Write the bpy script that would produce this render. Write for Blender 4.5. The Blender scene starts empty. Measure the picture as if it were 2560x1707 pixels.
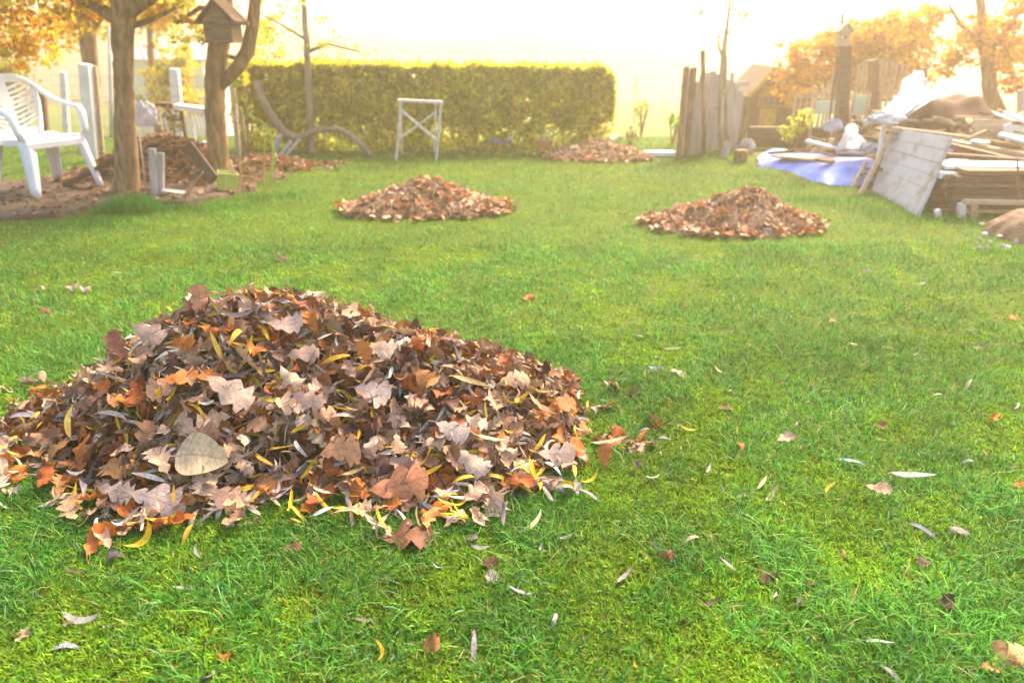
import bpy, math, random
import numpy as np
from mathutils import Vector, Matrix
rnd = random.Random(7)
rng = np.random.default_rng(11)
SC = bpy.context.scene
COL = SC.collection
PI = math.pi

# ------------------------------------------------------------------ camera model
W0, H0, F0 = 2560.0, 1707.0, 1850.0
CH = 1.30
PITCH = math.atan((H0/2-85)/F0)
cp, sp = math.cos(PITCH), math.sin(PITCH)
def ray(px, py):
    u = (px-W0/2)/F0; v = -(py-H0/2)/F0
    return (u, cp+v*sp, -sp+v*cp)
def P(px, py, Y):
    r = ray(px, py); t = Y/r[1]
    return Vector((r[0]*t, Y, CH+r[2]*t))
def G(px, py, z=0.0):
    r = ray(px, py); t = (z-CH)/r[2]
    return Vector((r[0]*t, r[1]*t, z))
def mpp(Y, z=0.5):            # metres per source pixel
    return (Y*cp+(CH-z)*sp)/F0

# ------------------------------------------------------------------ scene props
def tag(o, label=None, cat=None, group=None, kind=None):
    if label: o['label'] = label
    if cat: o['category'] = cat
    if group: o['group'] = group
    if kind: o['kind'] = kind
    return o
def empty(name, loc, label=None, cat=None, group=None, rz=0.0):
    o = bpy.data.objects.new(name, None); COL.objects.link(o)
    o.location = loc; o.rotation_euler = (0, 0, rz); o.empty_display_size = .1
    return tag(o, label, cat, group)

# ------------------------------------------------------------------ materials
def nmat(name):
    m = bpy.data.materials.new(name); m.use_nodes = True
    nt = m.node_tree
    b = nt.nodes['Principled BSDF']
    return m, nt, b
def N(nt, t, **kw):
    n = nt.nodes.new(t)
    for k, v in kw.items():
        if k in n.inputs: n.inputs[k].default_value = v
        else: setattr(n, k, v)
    return n
MC = {}
def mat(name, c1, c2=None, scale=12.0, rough=.8, stretch=(1, 1, 1), bump=.3, detail=6, spec=.3, trans=0.0, c3=None):
    if name in MC: return MC[name]
    m, nt, b = nmat(name)
    c2 = c2 or tuple(x*.6 for x in c1)
    tc = N(nt, 'ShaderNodeTexCoord'); mp = N(nt, 'ShaderNodeMapping'); mp.inputs['Scale'].default_value = stretch
    nt.links.new(tc.outputs['Object'], mp.inputs['Vector'])
    nz = N(nt, 'ShaderNodeTexNoise', Scale=scale, Detail=detail, Roughness=.65)
    nt.links.new(mp.outputs[0], nz.inputs['Vector'])
    rp = N(nt, 'ShaderNodeValToRGB')
    rp.color_ramp.elements[0].position = .35; rp.color_ramp.elements[1].position = .65
    rp.color_ramp.elements[0].color = (*c2, 1); rp.color_ramp.elements[1].color = (*c1, 1)
    if c3:
        e = rp.color_ramp.elements.new(.5); e.color = (*c3, 1)
    nt.links.new(nz.outputs[0], rp.inputs[0]); nt.links.new(rp.outputs[0], b.inputs['Base Color'])
    b.inputs['Roughness'].default_value = rough
    b.inputs['Specular IOR Level'].default_value = spec
    if bump:
        bp = N(nt, 'ShaderNodeBump', Strength=bump, Distance=.01)
        nz2 = N(nt, 'ShaderNodeTexNoise', Scale=scale*4, Detail=4)
        nt.links.new(mp.outputs[0], nz2.inputs['Vector'])
        nt.links.new(nz2.outputs[0], bp.inputs['Height']); nt.links.new(bp.outputs[0], b.inputs['Normal'])
    if trans:
        add_trans(nt, b, rp.outputs[0], trans)
    MC[name] = m
    return m
def add_trans(nt, b, colsock, fac):
    out = nt.nodes['Material Output']
    tr = N(nt, 'ShaderNodeBsdfTranslucent'); mx = N(nt, 'ShaderNodeMixShader')
    mx.inputs[0].default_value = fac
    nt.links.new(colsock, tr.inputs[0]); nt.links.new(b.outputs[0], mx.inputs[1]); nt.links.new(tr.outputs[0], mx.inputs[2])
    nt.links.new(mx.outputs[0], out.inputs[0])
def attr_mat(name, rough=.6, trans=.35, spec=.3, nscale=60, var=.35):
    m, nt, b = nmat(name)
    a = N(nt, 'ShaderNodeAttribute', attribute_name='Col')
    g = N(nt, 'ShaderNodeNewGeometry')
    nz = N(nt, 'ShaderNodeTexNoise', Scale=nscale, Detail=3)
    nt.links.new(g.outputs['Position'], nz.inputs['Vector'])
    mr = N(nt, 'ShaderNodeMapRange'); mr.inputs[1].default_value = .3; mr.inputs[2].default_value = .7
    mr.inputs[3].default_value = 1-var; mr.inputs[4].default_value = 1+var
    nt.links.new(nz.outputs[0], mr.inputs[0])
    hs = N(nt, 'ShaderNodeHueSaturation')
    nt.links.new(mr.outputs[0], hs.inputs['Value']); nt.links.new(a.outputs['Color'], hs.inputs['Color'])
    nt.links.new(hs.outputs[0], b.inputs['Base Color'])
    b.inputs['Roughness'].default_value = rough; b.inputs['Specular IOR Level'].default_value = spec
    if trans: add_trans(nt, b, hs.outputs[0], trans)
    return m
M_GRASS = attr_mat('grass_blades', rough=.6, trans=.4, spec=.10, nscale=3, var=.22)
M_FOL = attr_mat('foliage_leaves', rough=.6, trans=.55, nscale=25, var=.25)
def leaf_material():
    m, nt, b = nmat('dry_leaf')
    L = nt.links.new
    a = N(nt, 'ShaderNodeAttribute', attribute_name='Col')
    uv = N(nt, 'ShaderNodeAttribute', attribute_name='luv')
    sep = N(nt, 'ShaderNodeSeparateXYZ'); L(uv.outputs['Vector'], sep.inputs[0])
    def math_(op, x, y=None, clamp=False):
        n = N(nt, 'ShaderNodeMath', operation=op); n.use_clamp = clamp
        for i, s in enumerate((x, y)):
            if s is None: continue
            if isinstance(s, (int, float)): n.inputs[i].default_value = s
            else: L(s, n.inputs[i])
        return n.outputs[0]
    av = math_('ABSOLUTE', sep.outputs['Y'])
    mid = math_('LESS_THAN', av, .05)
    # side veins slanting forward from the midrib; z of luv is 1 for broad leaves
    q = math_('SUBTRACT', math_('MULTIPLY', sep.outputs['X'], 9.0), math_('MULTIPLY', av, 1.6))
    fr = math_('FRACT', q)
    sv = math_('LESS_THAN', math_('ABSOLUTE', math_('SUBTRACT', fr, .5)), .07)
    vein = math_('MAXIMUM', mid, math_('MULTIPLY', sv, sep.outputs['Z']))
    g = N(nt, 'ShaderNodeNewGeometry')
    nz = N(nt, 'ShaderNodeTexNoise', Scale=55, Detail=5, Roughness=.7); L(g.outputs['Position'], nz.inputs['Vector'])
    mr = N(nt, 'ShaderNodeMapRange'); mr.inputs[1].default_value = .3; mr.inputs[2].default_value = .7
    mr.inputs[3].default_value = .68; mr.inputs[4].default_value = 1.3
    L(nz.outputs[0], mr.inputs[0])
    vv = math_('MULTIPLY', mr.outputs[0], math_('SUBTRACT', 1.0, math_('MULTIPLY', vein, .24)))
    hs = N(nt, 'ShaderNodeHueSaturation'); L(vv, hs.inputs['Value']); L(a.outputs['Color'], hs.inputs['Color'])
    sp_ = N(nt, 'ShaderNodeTexNoise', Scale=140, Detail=2); L(g.outputs['Position'], sp_.inputs['Vector'])
    spot = math_('GREATER_THAN', sp_.outputs[0], .68)
    mx = N(nt, 'ShaderNodeMixRGB'); mx.inputs[2].default_value = (.10, .05, .03, 1)
    L(math_('MULTIPLY', spot, .6), mx.inputs[0]); L(hs.outputs[0], mx.inputs[1])
    L(mx.outputs[0], b.inputs['Base Color'])
    b.inputs['Roughness'].default_value = .6; b.inputs['Specular IOR Level'].default_value = .18
    bp = N(nt, 'ShaderNodeBump', Strength=.5, Distance=.003)
    L(math_('ADD', nz.outputs[0], vein), bp.inputs['Height']); L(bp.outputs[0], b.inputs['Normal'])
    add_trans(nt, b, mx.outputs[0], .10)
    return m
M_LEAF = leaf_material()

M_BARK = mat('bark', (.40, .23, .10), (.10, .06, .03), scale=22, stretch=(1, 1, .22), bump=1.0, c3=(.23, .13, .06))
M_BARKP = mat('pale_bark', (.34, .27, .20), (.16, .12, .085), scale=14, stretch=(1, 1, .3), bump=.8)
M_WOODG = mat('weathered_wood', (.50, .45, .41), (.30, .25, .21), scale=7, stretch=(6, 6, .6), bump=.5)
M_WOODB = mat('brown_wood', (.24, .14, .08), (.11, .065, .04), scale=8, stretch=(1, 5, 5), bump=.5)
M_WOODD = mat('dark_wood', (.13, .075, .045), (.06, .035, .022), scale=8, stretch=(1, 5, 5), bump=.5)
M_WOODL = mat('light_wood', (.55, .42, .28), (.36, .26, .16), scale=8, stretch=(1, 6, 6), bump=.4)
M_PLASTIC = mat('white_plastic', (.80, .80, .82), (.70, .70, .72), scale=5, rough=.42, bump=.05, spec=.5)
M_WHITE = mat('white_paint', (.78, .77, .76), (.58, .56, .53), scale=6, rough=.6, bump=.2)
M_METALW = mat('pale_metal', (.60, .60, .63), (.42, .40, .38), scale=22, rough=.45, bump=.2)
M_SOIL = mat('soil', (.10, .062, .04), (.05, .032, .022), scale=16, bump=1.0, c3=(.085, .055, .037))
M_MULCH = mat('leaf_mould', (.10, .055, .03), (.03, .018, .012), scale=30, bump=1.0)
M_YEL = mat('yellow_paint', (.60, .38, .03), (.30, .17, .02), scale=14, bump=.2)
M_STONE = mat('stone', (.45, .42, .39), (.28, .26, .24), scale=10, bump=.6)
M_WIRE = mat('wire', (.45, .45, .45), (.25, .24, .22), scale=30, rough=.5, bump=0)
M_POT = mat('terracotta', (.55, .20, .07), (.40, .14, .05), scale=10)
M_BLUE = mat('blue_tarpaulin', (.22, .30, .70), (.42, .52, .86), scale=3.5, spec=.12, rough=.6, bump=.3, c3=(.22, .30, .74))
M_BTARP = mat('brown_tarpaulin', (.11, .05, .04), (.07, .03, .022), scale=3, spec=.1, rough=.8, bump=.3)
M_SHEET = mat('white_sheeting', (.62, .62, .66), (.42, .42, .48), scale=4, rough=.4, bump=.2, trans=.3)
M_LIME = mat('lime_plastic', (.48, .55, .08), (.36, .42, .06), scale=9, rough=.5, bump=.2)

# ------------------------------------------------------------------ mesh builder
def lathe_rings(mb, rings, cap=True):
    pass
class MB:
    def __init__(s): s.v = []; s.f = []
    def add(s, vs, fs):
        n = len(s.v); s.v += [tuple(v) for v in vs]; s.f += [tuple(i+n for i in f) for f in fs]; return s
    def box(s, c, size, R=None, taper=0.0):
        x, y, z = (k/2 for k in size); c = Vector(c); vs = []
        for dz in (-1, 1):
            k = 1-(taper if dz > 0 else 0)
            for dx, dy in ((-1, -1), (1, -1), (1, 1), (-1, 1)):
                v = Vector((dx*x*k, dy*y*k, dz*z))
                if R is not None: v = R @ v
                vs.append(c+v)
        return s.add(vs, [(3, 2, 1, 0), (4, 5, 6, 7), (0, 1, 5, 4), (1, 2, 6, 5), (2, 3, 7, 6), (3, 0, 4, 7)])
    def bar(s, p0, p1, w, h, up=(0, 0, 1), jit=0.0):
        p0, p1 = Vector(p0), Vector(p1); d = (p1-p0); L = d.length; x = d/L
        up = Vector(up)
        if abs(x.dot(up)) > .95: up = Vector((0, 1, 0))
        y = up.cross(x).normalized(); z = x.cross(y)
        vs = []
        for p in (p0, p1):
            for a, b in ((-1, -1), (1, -1), (1, 1), (-1, 1)):
                vs.append(p+y*(a*w/2+rnd.uniform(-jit, jit))+z*(b*h/2+rnd.uniform(-jit, jit)))
        return s.add(vs, [(3, 2, 1, 0), (4, 5, 6, 7), (0, 1, 5, 4), (1, 2, 6, 5), (2, 3, 7, 6), (3, 0, 4, 7)])
    def tube(s, pts, radii, n=10, rough=0.0, flat=1.0):
        pts = [Vector(p) for p in pts]
        if isinstance(radii, (int, float)): radii = [radii]*len(pts)
        vs = []; m = len(pts); prev = None
        for i, p in enumerate(pts):
            t = (pts[min(i+1, m-1)]-pts[max(i-1, 0)]).normalized()
            if prev is None:
                a = Vector((1, 0, 0)) if abs(t.x) < .8 else Vector((0, 1, 0))
                prev = (a-t*a.dot(t)).normalized()
            else: prev = (prev-t*prev.dot(t)).normalized()
            b = t.cross(prev)
            for k in range(n):
                an = 2*PI*k/n; r = radii[i]*(1+rnd.uniform(-rough, rough))
                vs.append(p+prev*math.cos(an)*r+b*math.sin(an)*r*flat)
        fs = []
        for i in range(m-1):
            for k in range(n):
                fs.append((i*n+k, i*n+(k+1) % n, (i+1)*n+(k+1) % n, (i+1)*n+k))
        fs.append(tuple(range(n-1, -1, -1))); fs.append(tuple((m-1)*n+k for k in range(n)))
        return s.add(vs, fs)
    def lathe(s, c, prof, n=20):
        c = Vector(c); vs = []
        for r, z in prof:
            for k in range(n): vs.append(c+Vector((r*math.cos(2*PI*k/n), r*math.sin(2*PI*k/n), z)))
        fs = [(i*n+k, i*n+(k+1) % n, (i+1)*n+(k+1) % n, (i+1)*n+k) for i in range(len(prof)-1) for k in range(n)]
        return s.add(vs, fs)
    def grid(s, fn, nu, nv):
        vs = [fn(i/(nu-1), j/(nv-1)) for j in range(nv) for i in range(nu)]
        fs = [(j*nu+i, j*nu+i+1, (j+1)*nu+i+1, (j+1)*nu+i) for j in range(nv-1) for i in range(nu-1)]
        return s.add(vs, fs)
    def build(s, name, m, parent=None, smooth=False, bevel=0.0, solid=0.0, origin=None, inv=None):
        me = bpy.data.meshes.new(name)
        vs = s.v
        if origin is not None:
            o0 = Vector(origin); vs = [tuple(Vector(v)-o0) for v in vs]
        elif parent is not None and inv is not False:
            mw = parent_matrix(parent).inverted(); vs = [tuple(mw @ Vector(v)) for v in vs]
        me.from_pydata(vs, [], s.f); me.update(); me.materials.append(m)
        if smooth: me.polygons.foreach_set('use_smooth', [True]*len(me.polygons))
        o = bpy.data.objects.new(name, me); COL.objects.link(o)
        if origin is not None: o.location = origin
        if parent is not None: o.parent = parent
        if bevel:
            b = o.modifiers.new('b', 'BEVEL'); b.width = bevel; b.segments = 2; b.limit_method = 'ANGLE'
        if solid:
            b = o.modifiers.new('s', 'SOLIDIFY'); b.thickness = solid; b.offset = 0
        return o
def parent_matrix(p):
    M = Matrix.Translation(p.location) @ p.rotation_euler.to_matrix().to_4x4()
    if p.parent is not None: M = parent_matrix(p.parent) @ M
    return M
def fastmesh(name, V, F4, F3, C, m, uv=None, parent=None, smooth=True):
    """big meshes straight from numpy arrays"""
    me = bpy.data.meshes.new(name)
    nv = len(V); me.vertices.add(nv); me.vertices.foreach_set('co', np.ascontiguousarray(V, dtype=np.float32).ravel())
    n4 = 0 if F4 is None else len(F4); n3 = 0 if F3 is None else len(F3)
    loops = []
    if n4: loops.append(np.asarray(F4, dtype=np.int32).ravel())
    if n3: loops.append(np.asarray(F3, dtype=np.int32).ravel())
    li = np.concatenate(loops)
    me.loops.add(len(li)); me.loops.foreach_set('vertex_index', li)
    me.polygons.add(n4+n3)
    st = np.concatenate([np.arange(n4)*4, n4*4+np.arange(n3)*3]).astype(np.int32)
    me.polygons.foreach_set('loop_start', st)
    if smooth: me.polygons.foreach_set('use_smooth', np.ones(n4+n3, dtype=bool))
    me.update(calc_edges=True)
    if C is not None:
        a = me.attributes.new('Col', 'FLOAT_COLOR', 'POINT')
        c4 = np.ones((nv, 4), dtype=np.float32); c4[:, :3] = C; a.data.foreach_set('color', c4.ravel())
    if uv is not None:
        a = me.attributes.new('luv', 'FLOAT_VECTOR', 'POINT'); a.data.foreach_set('vector', np.ascontiguousarray(uv, dtype=np.float32).ravel())
    me.materials.append(m)
    o = bpy.data.objects.new(name, me); COL.objects.link(o)
    if parent is not None: o.parent = parent
    return o
def snoise(x, y, s=1.0, seed=0):
    r = np.random.default_rng(seed); v = 0*x; tot = 0
    for k in range(9):
        a = r.uniform(0, 2*PI); f = s*r.uniform(.6, 3.2); am = 1/math.sqrt(f/s)
        v = v+am*np.sin(f*(x*math.cos(a)+y*math.sin(a))*2*PI+r.uniform(0, 6.28)+1.3*np.sin(f*.7*(y*math.cos(a)-x*math.sin(a))*2*PI+r.uniform(0, 6)))
        tot += am
    return v/tot*1.8

# ------------------------------------------------------------------ terrain
def terrain(x, y):
    x = np.asarray(x, dtype=float); y = np.asarray(y, dtype=float)
    d = np.clip(y-10.5, 0, None)
    z = -2.6*(1-np.exp(-d/14.0))
    rise = np.clip((y-48)/26, 0, 1); rise = rise*rise*(3-2*rise)
    z = z+rise*(3.3-.02*x+.35*np.sin(x*.11)+.2*np.sin(x*.31+1))
    return z+0.012*snoise(x, y, .35, 5)*(np.hypot(x, y) < 14)
def ground_sheet(name, xs, ys, m, label):
    X, Y = np.meshgrid(xs, ys); Z = terrain(X, Y)
    if name == 'hills': Z = Z+.22*np.abs(snoise(X, Y, .12, 15))+.12*np.abs(snoise(X, Y, .5, 16))
    nx, ny = len(xs), len(ys)
    V = np.stack([X.ravel(), Y.ravel(), Z.ravel()], 1)
    i, j = np.meshgrid(np.arange(nx-1), np.arange(ny-1)); a = (j*nx+i).ravel()
    o = fastmesh(name, V, np.stack([a, a+1, a+nx+1, a+nx], 1), None, None, m); tag(o, label, None, None, 'structure')
XG = np.concatenate([np.linspace(-90, -12, 14), np.linspace(-10, 10, 90), np.linspace(12, 90, 14)])
ground_sheet('ground', XG, np.concatenate([np.linspace(-8, 0, 8), np.linspace(.3, 13, 80), np.linspace(14, 44, 24)]),
    mat('lawn_soil', (.12, .17, .012), (.03, .05, .008), scale=70, bump=.6, spec=.05, c3=(.07, .11, .01)), 'mossy green lawn running back to a misty valley')
ground_sheet('hills', np.linspace(-90, 90, 260), np.linspace(43.9, 95, 60), mat('wooded_slope', (.14, .10, .09), (.06, .05, .05), scale=.8, bump=.4, spec=.05, c3=(.10, .09, .06)), 'faint wooded hillside across the misty valley')

# ------------------------------------------------------------------ leaves
def leaf_geo(kind, hi=True, r=rnd):
    """flat leaf: returns V (x along length -.5...5, y lateral), quads, uv. unit length"""
    if kind == 'oak':
        n = 31 if hi else 16
        lobes = r.choice([3.6, 4.2, 4.6]); depth = r.uniform(.42, .62); wid = r.uniform(.30, .38); pw = r.choice([1.4, 2.2, 3.0])
        u = np.linspace(0, 1, n)
        env = np.sin(PI*np.clip(u, 0, 1)**1.15)**.62
        env = np.where(u < .12, env*(.45+.55*u/.12), env)
        s = (lobes*u+.15) % 1.0
        w = wid*env*(1-depth*np.abs(2*s-1)**pw)*np.where((u > .03) & (u < .97), 1, .1)
        fwd = .20
        lat = np.array([-1, -.5, 0, .5, 1]) if hi else np.array([-1, 0, 1])
        z3 = 1.0
    elif kind == 'willow':
        n = 12 if hi else 7
        u = np.linspace(0, 1, n); w = r.uniform(.055, .085)*np.sin(PI*u**.8)**.8+.004; fwd = 0
        lat = np.array([-1, 0, 1]); z3 = 0.0
    else:
        n = 16 if hi else 9
        u = np.linspace(0, 1, n); w = r.uniform(.36, .44)*np.sin(PI*np.clip(u, 0, 1)**.72)**.75+.004; fwd = -.04
        lat = np.array([-1, -.5, 0, .5, 1]) if hi else np.array([-1, 0, 1]); z3 = 1.0
    k = len(lat)
    X = u[:, None]-.5+fwd*np.abs(lat)[None, :]*np.sin(PI*u)[:, None]
    Yv = w[:, None]*lat[None, :]
    if kind == 'oak': Yv = Yv*(1+.10*np.sin(u*17+r.uniform(0, 6)))[:, None]
    V = np.stack([X.ravel(), Yv.ravel(), np.zeros(n*k)], 1)
    uv = np.stack([np.repeat(u, k), np.tile(lat, n), np.full(n*k, z3)], 1)
    i, j = np.meshgrid(np.arange(k-1), np.arange(n-1)); a = (j*k+i).ravel()
    F = np.stack([a, a+1, a+k+1, a+k], 1)
    if hi:   # stalk
        sl = .22 if kind != 'willow' else .07
        b = len(V); th = .010
        bend = r.uniform(-.12, .12)
        sv = np.array([[-.5-sl, bend-th, 0], [-.5-sl, bend+th, 0], [-.5-sl*.5, bend*.3-th, 0], [-.5-sl*.5, bend*.3+th, 0], [-.49, -th, .002], [-.49, th, .002]])
        V = np.vstack([V, sv]); uv = np.vstack([uv, np.tile([[0, 0, 0]], (6, 1))])
        F = np.vstack([F, [[b, b+1, b+3, b+2], [b+2, b+3, b+5, b+4]]])
    return V, F, uv
LG = {(k, hi): [leaf_geo(k, hi) for _ in range(10)] for k in ('oak', 'willow', 'round') for hi in (True, False)}
def deform(V, L, k1, cup, twist, wave, ph):
    X = V[:, 0].copy(); Y = V[:, 1].copy()
    Y = Y+rnd.gauss(0, .32)*(X*X-.1)        # sickle bend in the plane
    # side curl
    c = cup*4.0
    if abs(c) > .05: Yc = np.sin(c*Y)/c; Zc = (1-np.cos(c*Y))/c
    else: Yc = Y; Zc = 0*Y
    Zc = Zc+wave*np.abs(Y)*2*np.sin(X*11+ph+np.sign(Y)*1.3)+wave*.25*np.sin(X*7+ph)
    tw = twist*X
    Y2 = Yc*np.cos(tw)-Zc*np.sin(tw); Z2 = Yc*np.sin(tw)+Zc*np.cos(tw)
    if abs(k1) > .05:
        a = k1*X; Rr = 1/k1
        X3 = (Rr-Z2)*np.sin(a); Z3 = Rr-(Rr-Z2)*np.cos(a)
    else: X3 = X; Z3 = Z2
    return np.stack([X3, Y2, Z3], 1)*L
OAKC = [((.60, .39, .26), 22, 'pale pinkish tan'), ((.47, .27, .165), 20, 'dusty tan'), ((.32, .17, .10), 14, 'mid brown'),
        ((.50, .15, .025), 15, 'orange'), ((.30, .075, .015), 13, 'russet'), ((.13, .06, .04), 10, 'dark brown'), ((.50, .22, .07), 10, 'copper')]
WILC = [((.70, .64, .54), 26, 'cream'), ((.38, .31, .30), 15, 'lilac grey'), ((.11, .09, .10), 14, 'dark slate'), ((.70, .42, .02), 19, 'yellow'),
        ((.42, .30, .18), 16, 'light brown'), ((.58, .34, .04), 11, 'ochre'), ((.24, .15, .10), 9, 'dark brown')]
def pick(pal):
    t = rnd.uniform(0, sum(p[1] for p in pal))
    for p in pal:
        t -= p[1]
        if t <= 0: return p
    return pal[-1]
def leaf_params(kind):
    if kind == 'willow':
        return dict(k1=rnd.gauss(0, 1.5), cup=rnd.uniform(.8, 4.2)*rnd.choice([-1, 1]), twist=rnd.gauss(0, 1.5), wave=rnd.uniform(0, .05))
    return dict(k1=rnd.gauss(0, 1.0), cup=rnd.gauss(.1, .75), twist=rnd.gauss(0, .6), wave=rnd.uniform(.03, .20))
def basis(nrm, az, tilt, taz):
    n = Vector(nrm).normalized()
    # tilt normal
    a = Vector((math.cos(taz), math.sin(taz), 0)); n = (n+a*math.tan(min(tilt, 1.3))).normalized()
    x = Vector((math.cos(az), math.sin(az), 0)); x = (x-n*x.dot(n)).normalized(); y = n.cross(x)
    return Matrix((x, y, n)).transposed()
def col_jit(c, s=.14):
    k = rnd.uniform(1-s, 1+s); return tuple(min(.9, max(.01, q*k*rnd.uniform(.95, 1.05))) for q in c)
class Leaves:
    def __init__(s): s.V = []; s.F = []; s.C = []; s.U = []; s.n = 0
    def add(s, kind, L, pos, R, col, hi=True, **kw):
        V, F, uv = rnd.choice(LG[(kind, hi)])
        q = leaf_params(kind); q.update(kw)
        D = deform(V, L, q['k1'], q['cup'], q['twist'], q['wave'], rnd.uniform(0, 6))
        D = D @ np.array(R).T+np.array(pos)
        s.V.append(D); s.F.append(F+s.n); s.U.append(uv); s.C.append(np.tile(col, (len(D), 1))); s.n += len(D)
    def build(s, name):
        return fastmesh(name, np.vstack(s.V), np.vstack(s.F), None, np.vstack(s.C), M_LEAF, np.vstack(s.U))
def one_leaf(name, kind, L, pos, R, col, hi=True, **kw):
    V, F, uv = rnd.choice(LG[(kind, hi)])
    q = leaf_params(kind); q.update(kw)
    D = deform(V, L, q['k1'], q['cup'], q['twist'], q['wave'], rnd.uniform(0, 6))
    o = fastmesh(name, D, F, None, np.tile(col, (len(D), 1)), M_LEAF, uv)
    o.matrix_world = Matrix.Translation(pos) @ Matrix(R).to_4x4()
    o.location = pos; o.rotation_euler = Matrix(R).to_euler()
    return o, q

# --- the big pile: ridge line and front foot read from the photo, then a real 3D mound
YR = 2.42
ridge_px = [(-60, 1085), (0, 1062), (130, 1000), (250, 905), (310, 850), (480, 768), (560, 745), (690, 735), (830, 762), (920, 808), (1010, 838), (1190, 880), (1300, 925), (1400, 985), (1450, 1030), (1500, 1085), (1560, 1125), (1600, 1160)]
RX, RZ = [], []
for a, b in ridge_px:
    p = P(a, b, YR); RX.append(p.x); RZ.append(max(0, p.z))
foot_px = [(-60, 1150), (0, 1135), (110, 1190), (230, 1240), (300, 1300), (480, 1305), (640, 1250), (820, 1240), (1000, 1270), (1200, 1275), (1300, 1215), (1440, 1190), (1530, 1150), (1580, 1135)]
FX, FY = [], []
for a, b in foot_px:
    p = G(a, b); FX.append(p.x); FY.append(p.y)
o_ = np.argsort(FX); FX = np.array(FX)[o_]; FY = np.array(FY)[o_]
def pile_h(x, y):
    x = np.asarray(x, float); y = np.asarray(y, float)
    r = np.interp(x, RX, RZ, left=0, right=0)
    yf = np.interp(x, FX, FY)-.02
    t = np.where(y < YR, (YR-y)/np.maximum(YR-yf, .05), (y-YR)/(.30+1.0*r))
    t = np.clip(t, 0, 1.0)
    g = 1-t**1.25
    rr = np.where(y < YR, r, r)
    lump = .018*np.sin(x*19+y*7)*np.sin(y*23-x*5)+.012*np.sin(x*41+1)*np.sin(y*37)
    return np.where(t < 1, rr*g+lump*np.sin(PI*np.clip(t, 0, 1)), 0)
def nrm_of(h, x, y, e=.03):
    return Vector((-(float(h(x+e, y))-float(h(x-e, y)))/(2*e), -(float(h(x, y+e))-float(h(x, y-e)))/(2*e), 1)).normalized()
def mound_mesh(h, x0, x1, y0, y1, n, drop, edge=.0):
    xs = np.linspace(x0, x1, n); ys = np.linspace(y0, y1, n); X, Y = np.meshgrid(xs, ys)
    Z = h(X, Y)-drop+.006*np.sin(X*90)*np.sin(Y*83)
    V = np.stack([X.ravel(), Y.ravel(), Z.ravel()], 1)
    i, j = np.meshgrid(np.arange(n-1), np.arange(n-1)); a = (j*n+i).ravel()
    return V, np.stack([a, a+1, a+n+1, a+n], 1)
LEAFINFO = []
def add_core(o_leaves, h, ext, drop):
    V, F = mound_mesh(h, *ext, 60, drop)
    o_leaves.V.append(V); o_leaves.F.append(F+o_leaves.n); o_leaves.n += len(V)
    o_leaves.U.append(np.tile([[0.3, .5, 0]], (len(V), 1))); o_leaves.C.append(np.tile((.025, .014, .009), (len(V), 1)))  # near-black core, shade of the gaps between leaves put into its colour

big = Leaves()
ext = (-2.1, .55, 1.5, 3.3)
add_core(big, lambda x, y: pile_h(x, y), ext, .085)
def layer(L, h, ext, count, oakfrac, dz, tilt, hi=True, oakL=(.085, .14), wilL=(.07, .125), minh=.004, pal=None, dark=1.0, tan=0):
    c = 0; tries = 0
    while c < count and tries < count*30:
        tries += 1
        x = rnd.uniform(ext[0], ext[1]); y = rnd.uniform(ext[2], ext[3])
        hh = float(h(x, y))
        if hh < minh: continue
        nn = nrm_of(h, x, y)
        if rnd.random() > 1/(nn.z*1.6): pass
        kind = 'oak' if rnd.random() < oakfrac else 'willow'
        ln = rnd.uniform(*oakL) if kind == 'oak' else rnd.uniform(*wilL)
        col = tuple(q*(1.0 if tan else .74) for q in col_jit(pick(OAKC if kind == 'oak' else WILC)[0], .42))
        if tan: col = tuple(a*(1-tan)+b*tan for a, b in zip(col, (.62, .38, .22)))
        R = basis(nn, rnd.uniform(0, 2*PI), abs(rnd.gauss(0, tilt)), rnd.uniform(0, 2*PI))
        L.add(kind, ln, (x, y, hh+rnd.uniform(*dz)), R, col, hi)
        c += 1
layer(big, pile_h, ext, 2000, .45, (-.065, -.035), .8, hi=False)
layer(big, pile_h, ext, 3300, .36, (-.06, .002), 1.1, oakL=(.055, .10), wilL=(.05, .095))
layer(big, pile_h, ext, 1500, .42, (-.012, .022), .95, oakL=(.06, .11), wilL=(.055, .10))
_tw = MB()
for _ in range(60):
    x = rnd.uniform(-1.7, .35); y = rnd.uniform(1.75, 2.6); h_ = float(pile_h(x, y))
    if h_ < .02: continue
    a = rnd.uniform(0, 6.3); l = rnd.uniform(.03, .10); _tw.tube([(x-l*math.cos(a), y-l*math.sin(a), float(pile_h(x-l*math.cos(a), y-l*math.sin(a)))+.01), (x, y, h_+.03), (x+l*math.cos(a), y+l*math.sin(a), float(pile_h(x+l*math.cos(a), y+l*math.sin(a)))+.012)], .0013, 5)
V_ = np.array(_tw.v); F_ = np.array([f for f in _tw.f if len(f) == 4]); big.V.append(V_); big.F.append(F_+big.n); big.n += len(V_); big.U.append(np.tile([[.3, .5, 0]], (len(V_), 1))); big.C.append(np.tile((.10, .06, .04), (len(V_), 1)))
# fringe spilling on the grass
for _ in range(230):
    i = rnd.random(); x = rnd.uniform(-1.85, .26); y = float(np.interp(x, FX, FY))+rnd.gauss(-.03, .05)
    kind = rnd.choice(['oak', 'willow', 'willow']); col = col_jit(pick(OAKC if kind == 'oak' else WILC)[0])
    big.add(kind, rnd.uniform(.07, .12), (x, y, .022+rnd.uniform(0, .02)), basis((0, -.15, 1), rnd.uniform(0, 6.3), abs(rnd.gauss(0, .35)), rnd.uniform(0, 6.3)), col)
tag(big.build('leaf_pile'), 'large foreground heap of mixed oak and willow leaves on the lawn', 'leaf pile', 'raked leaf piles on the lawn')

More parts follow.
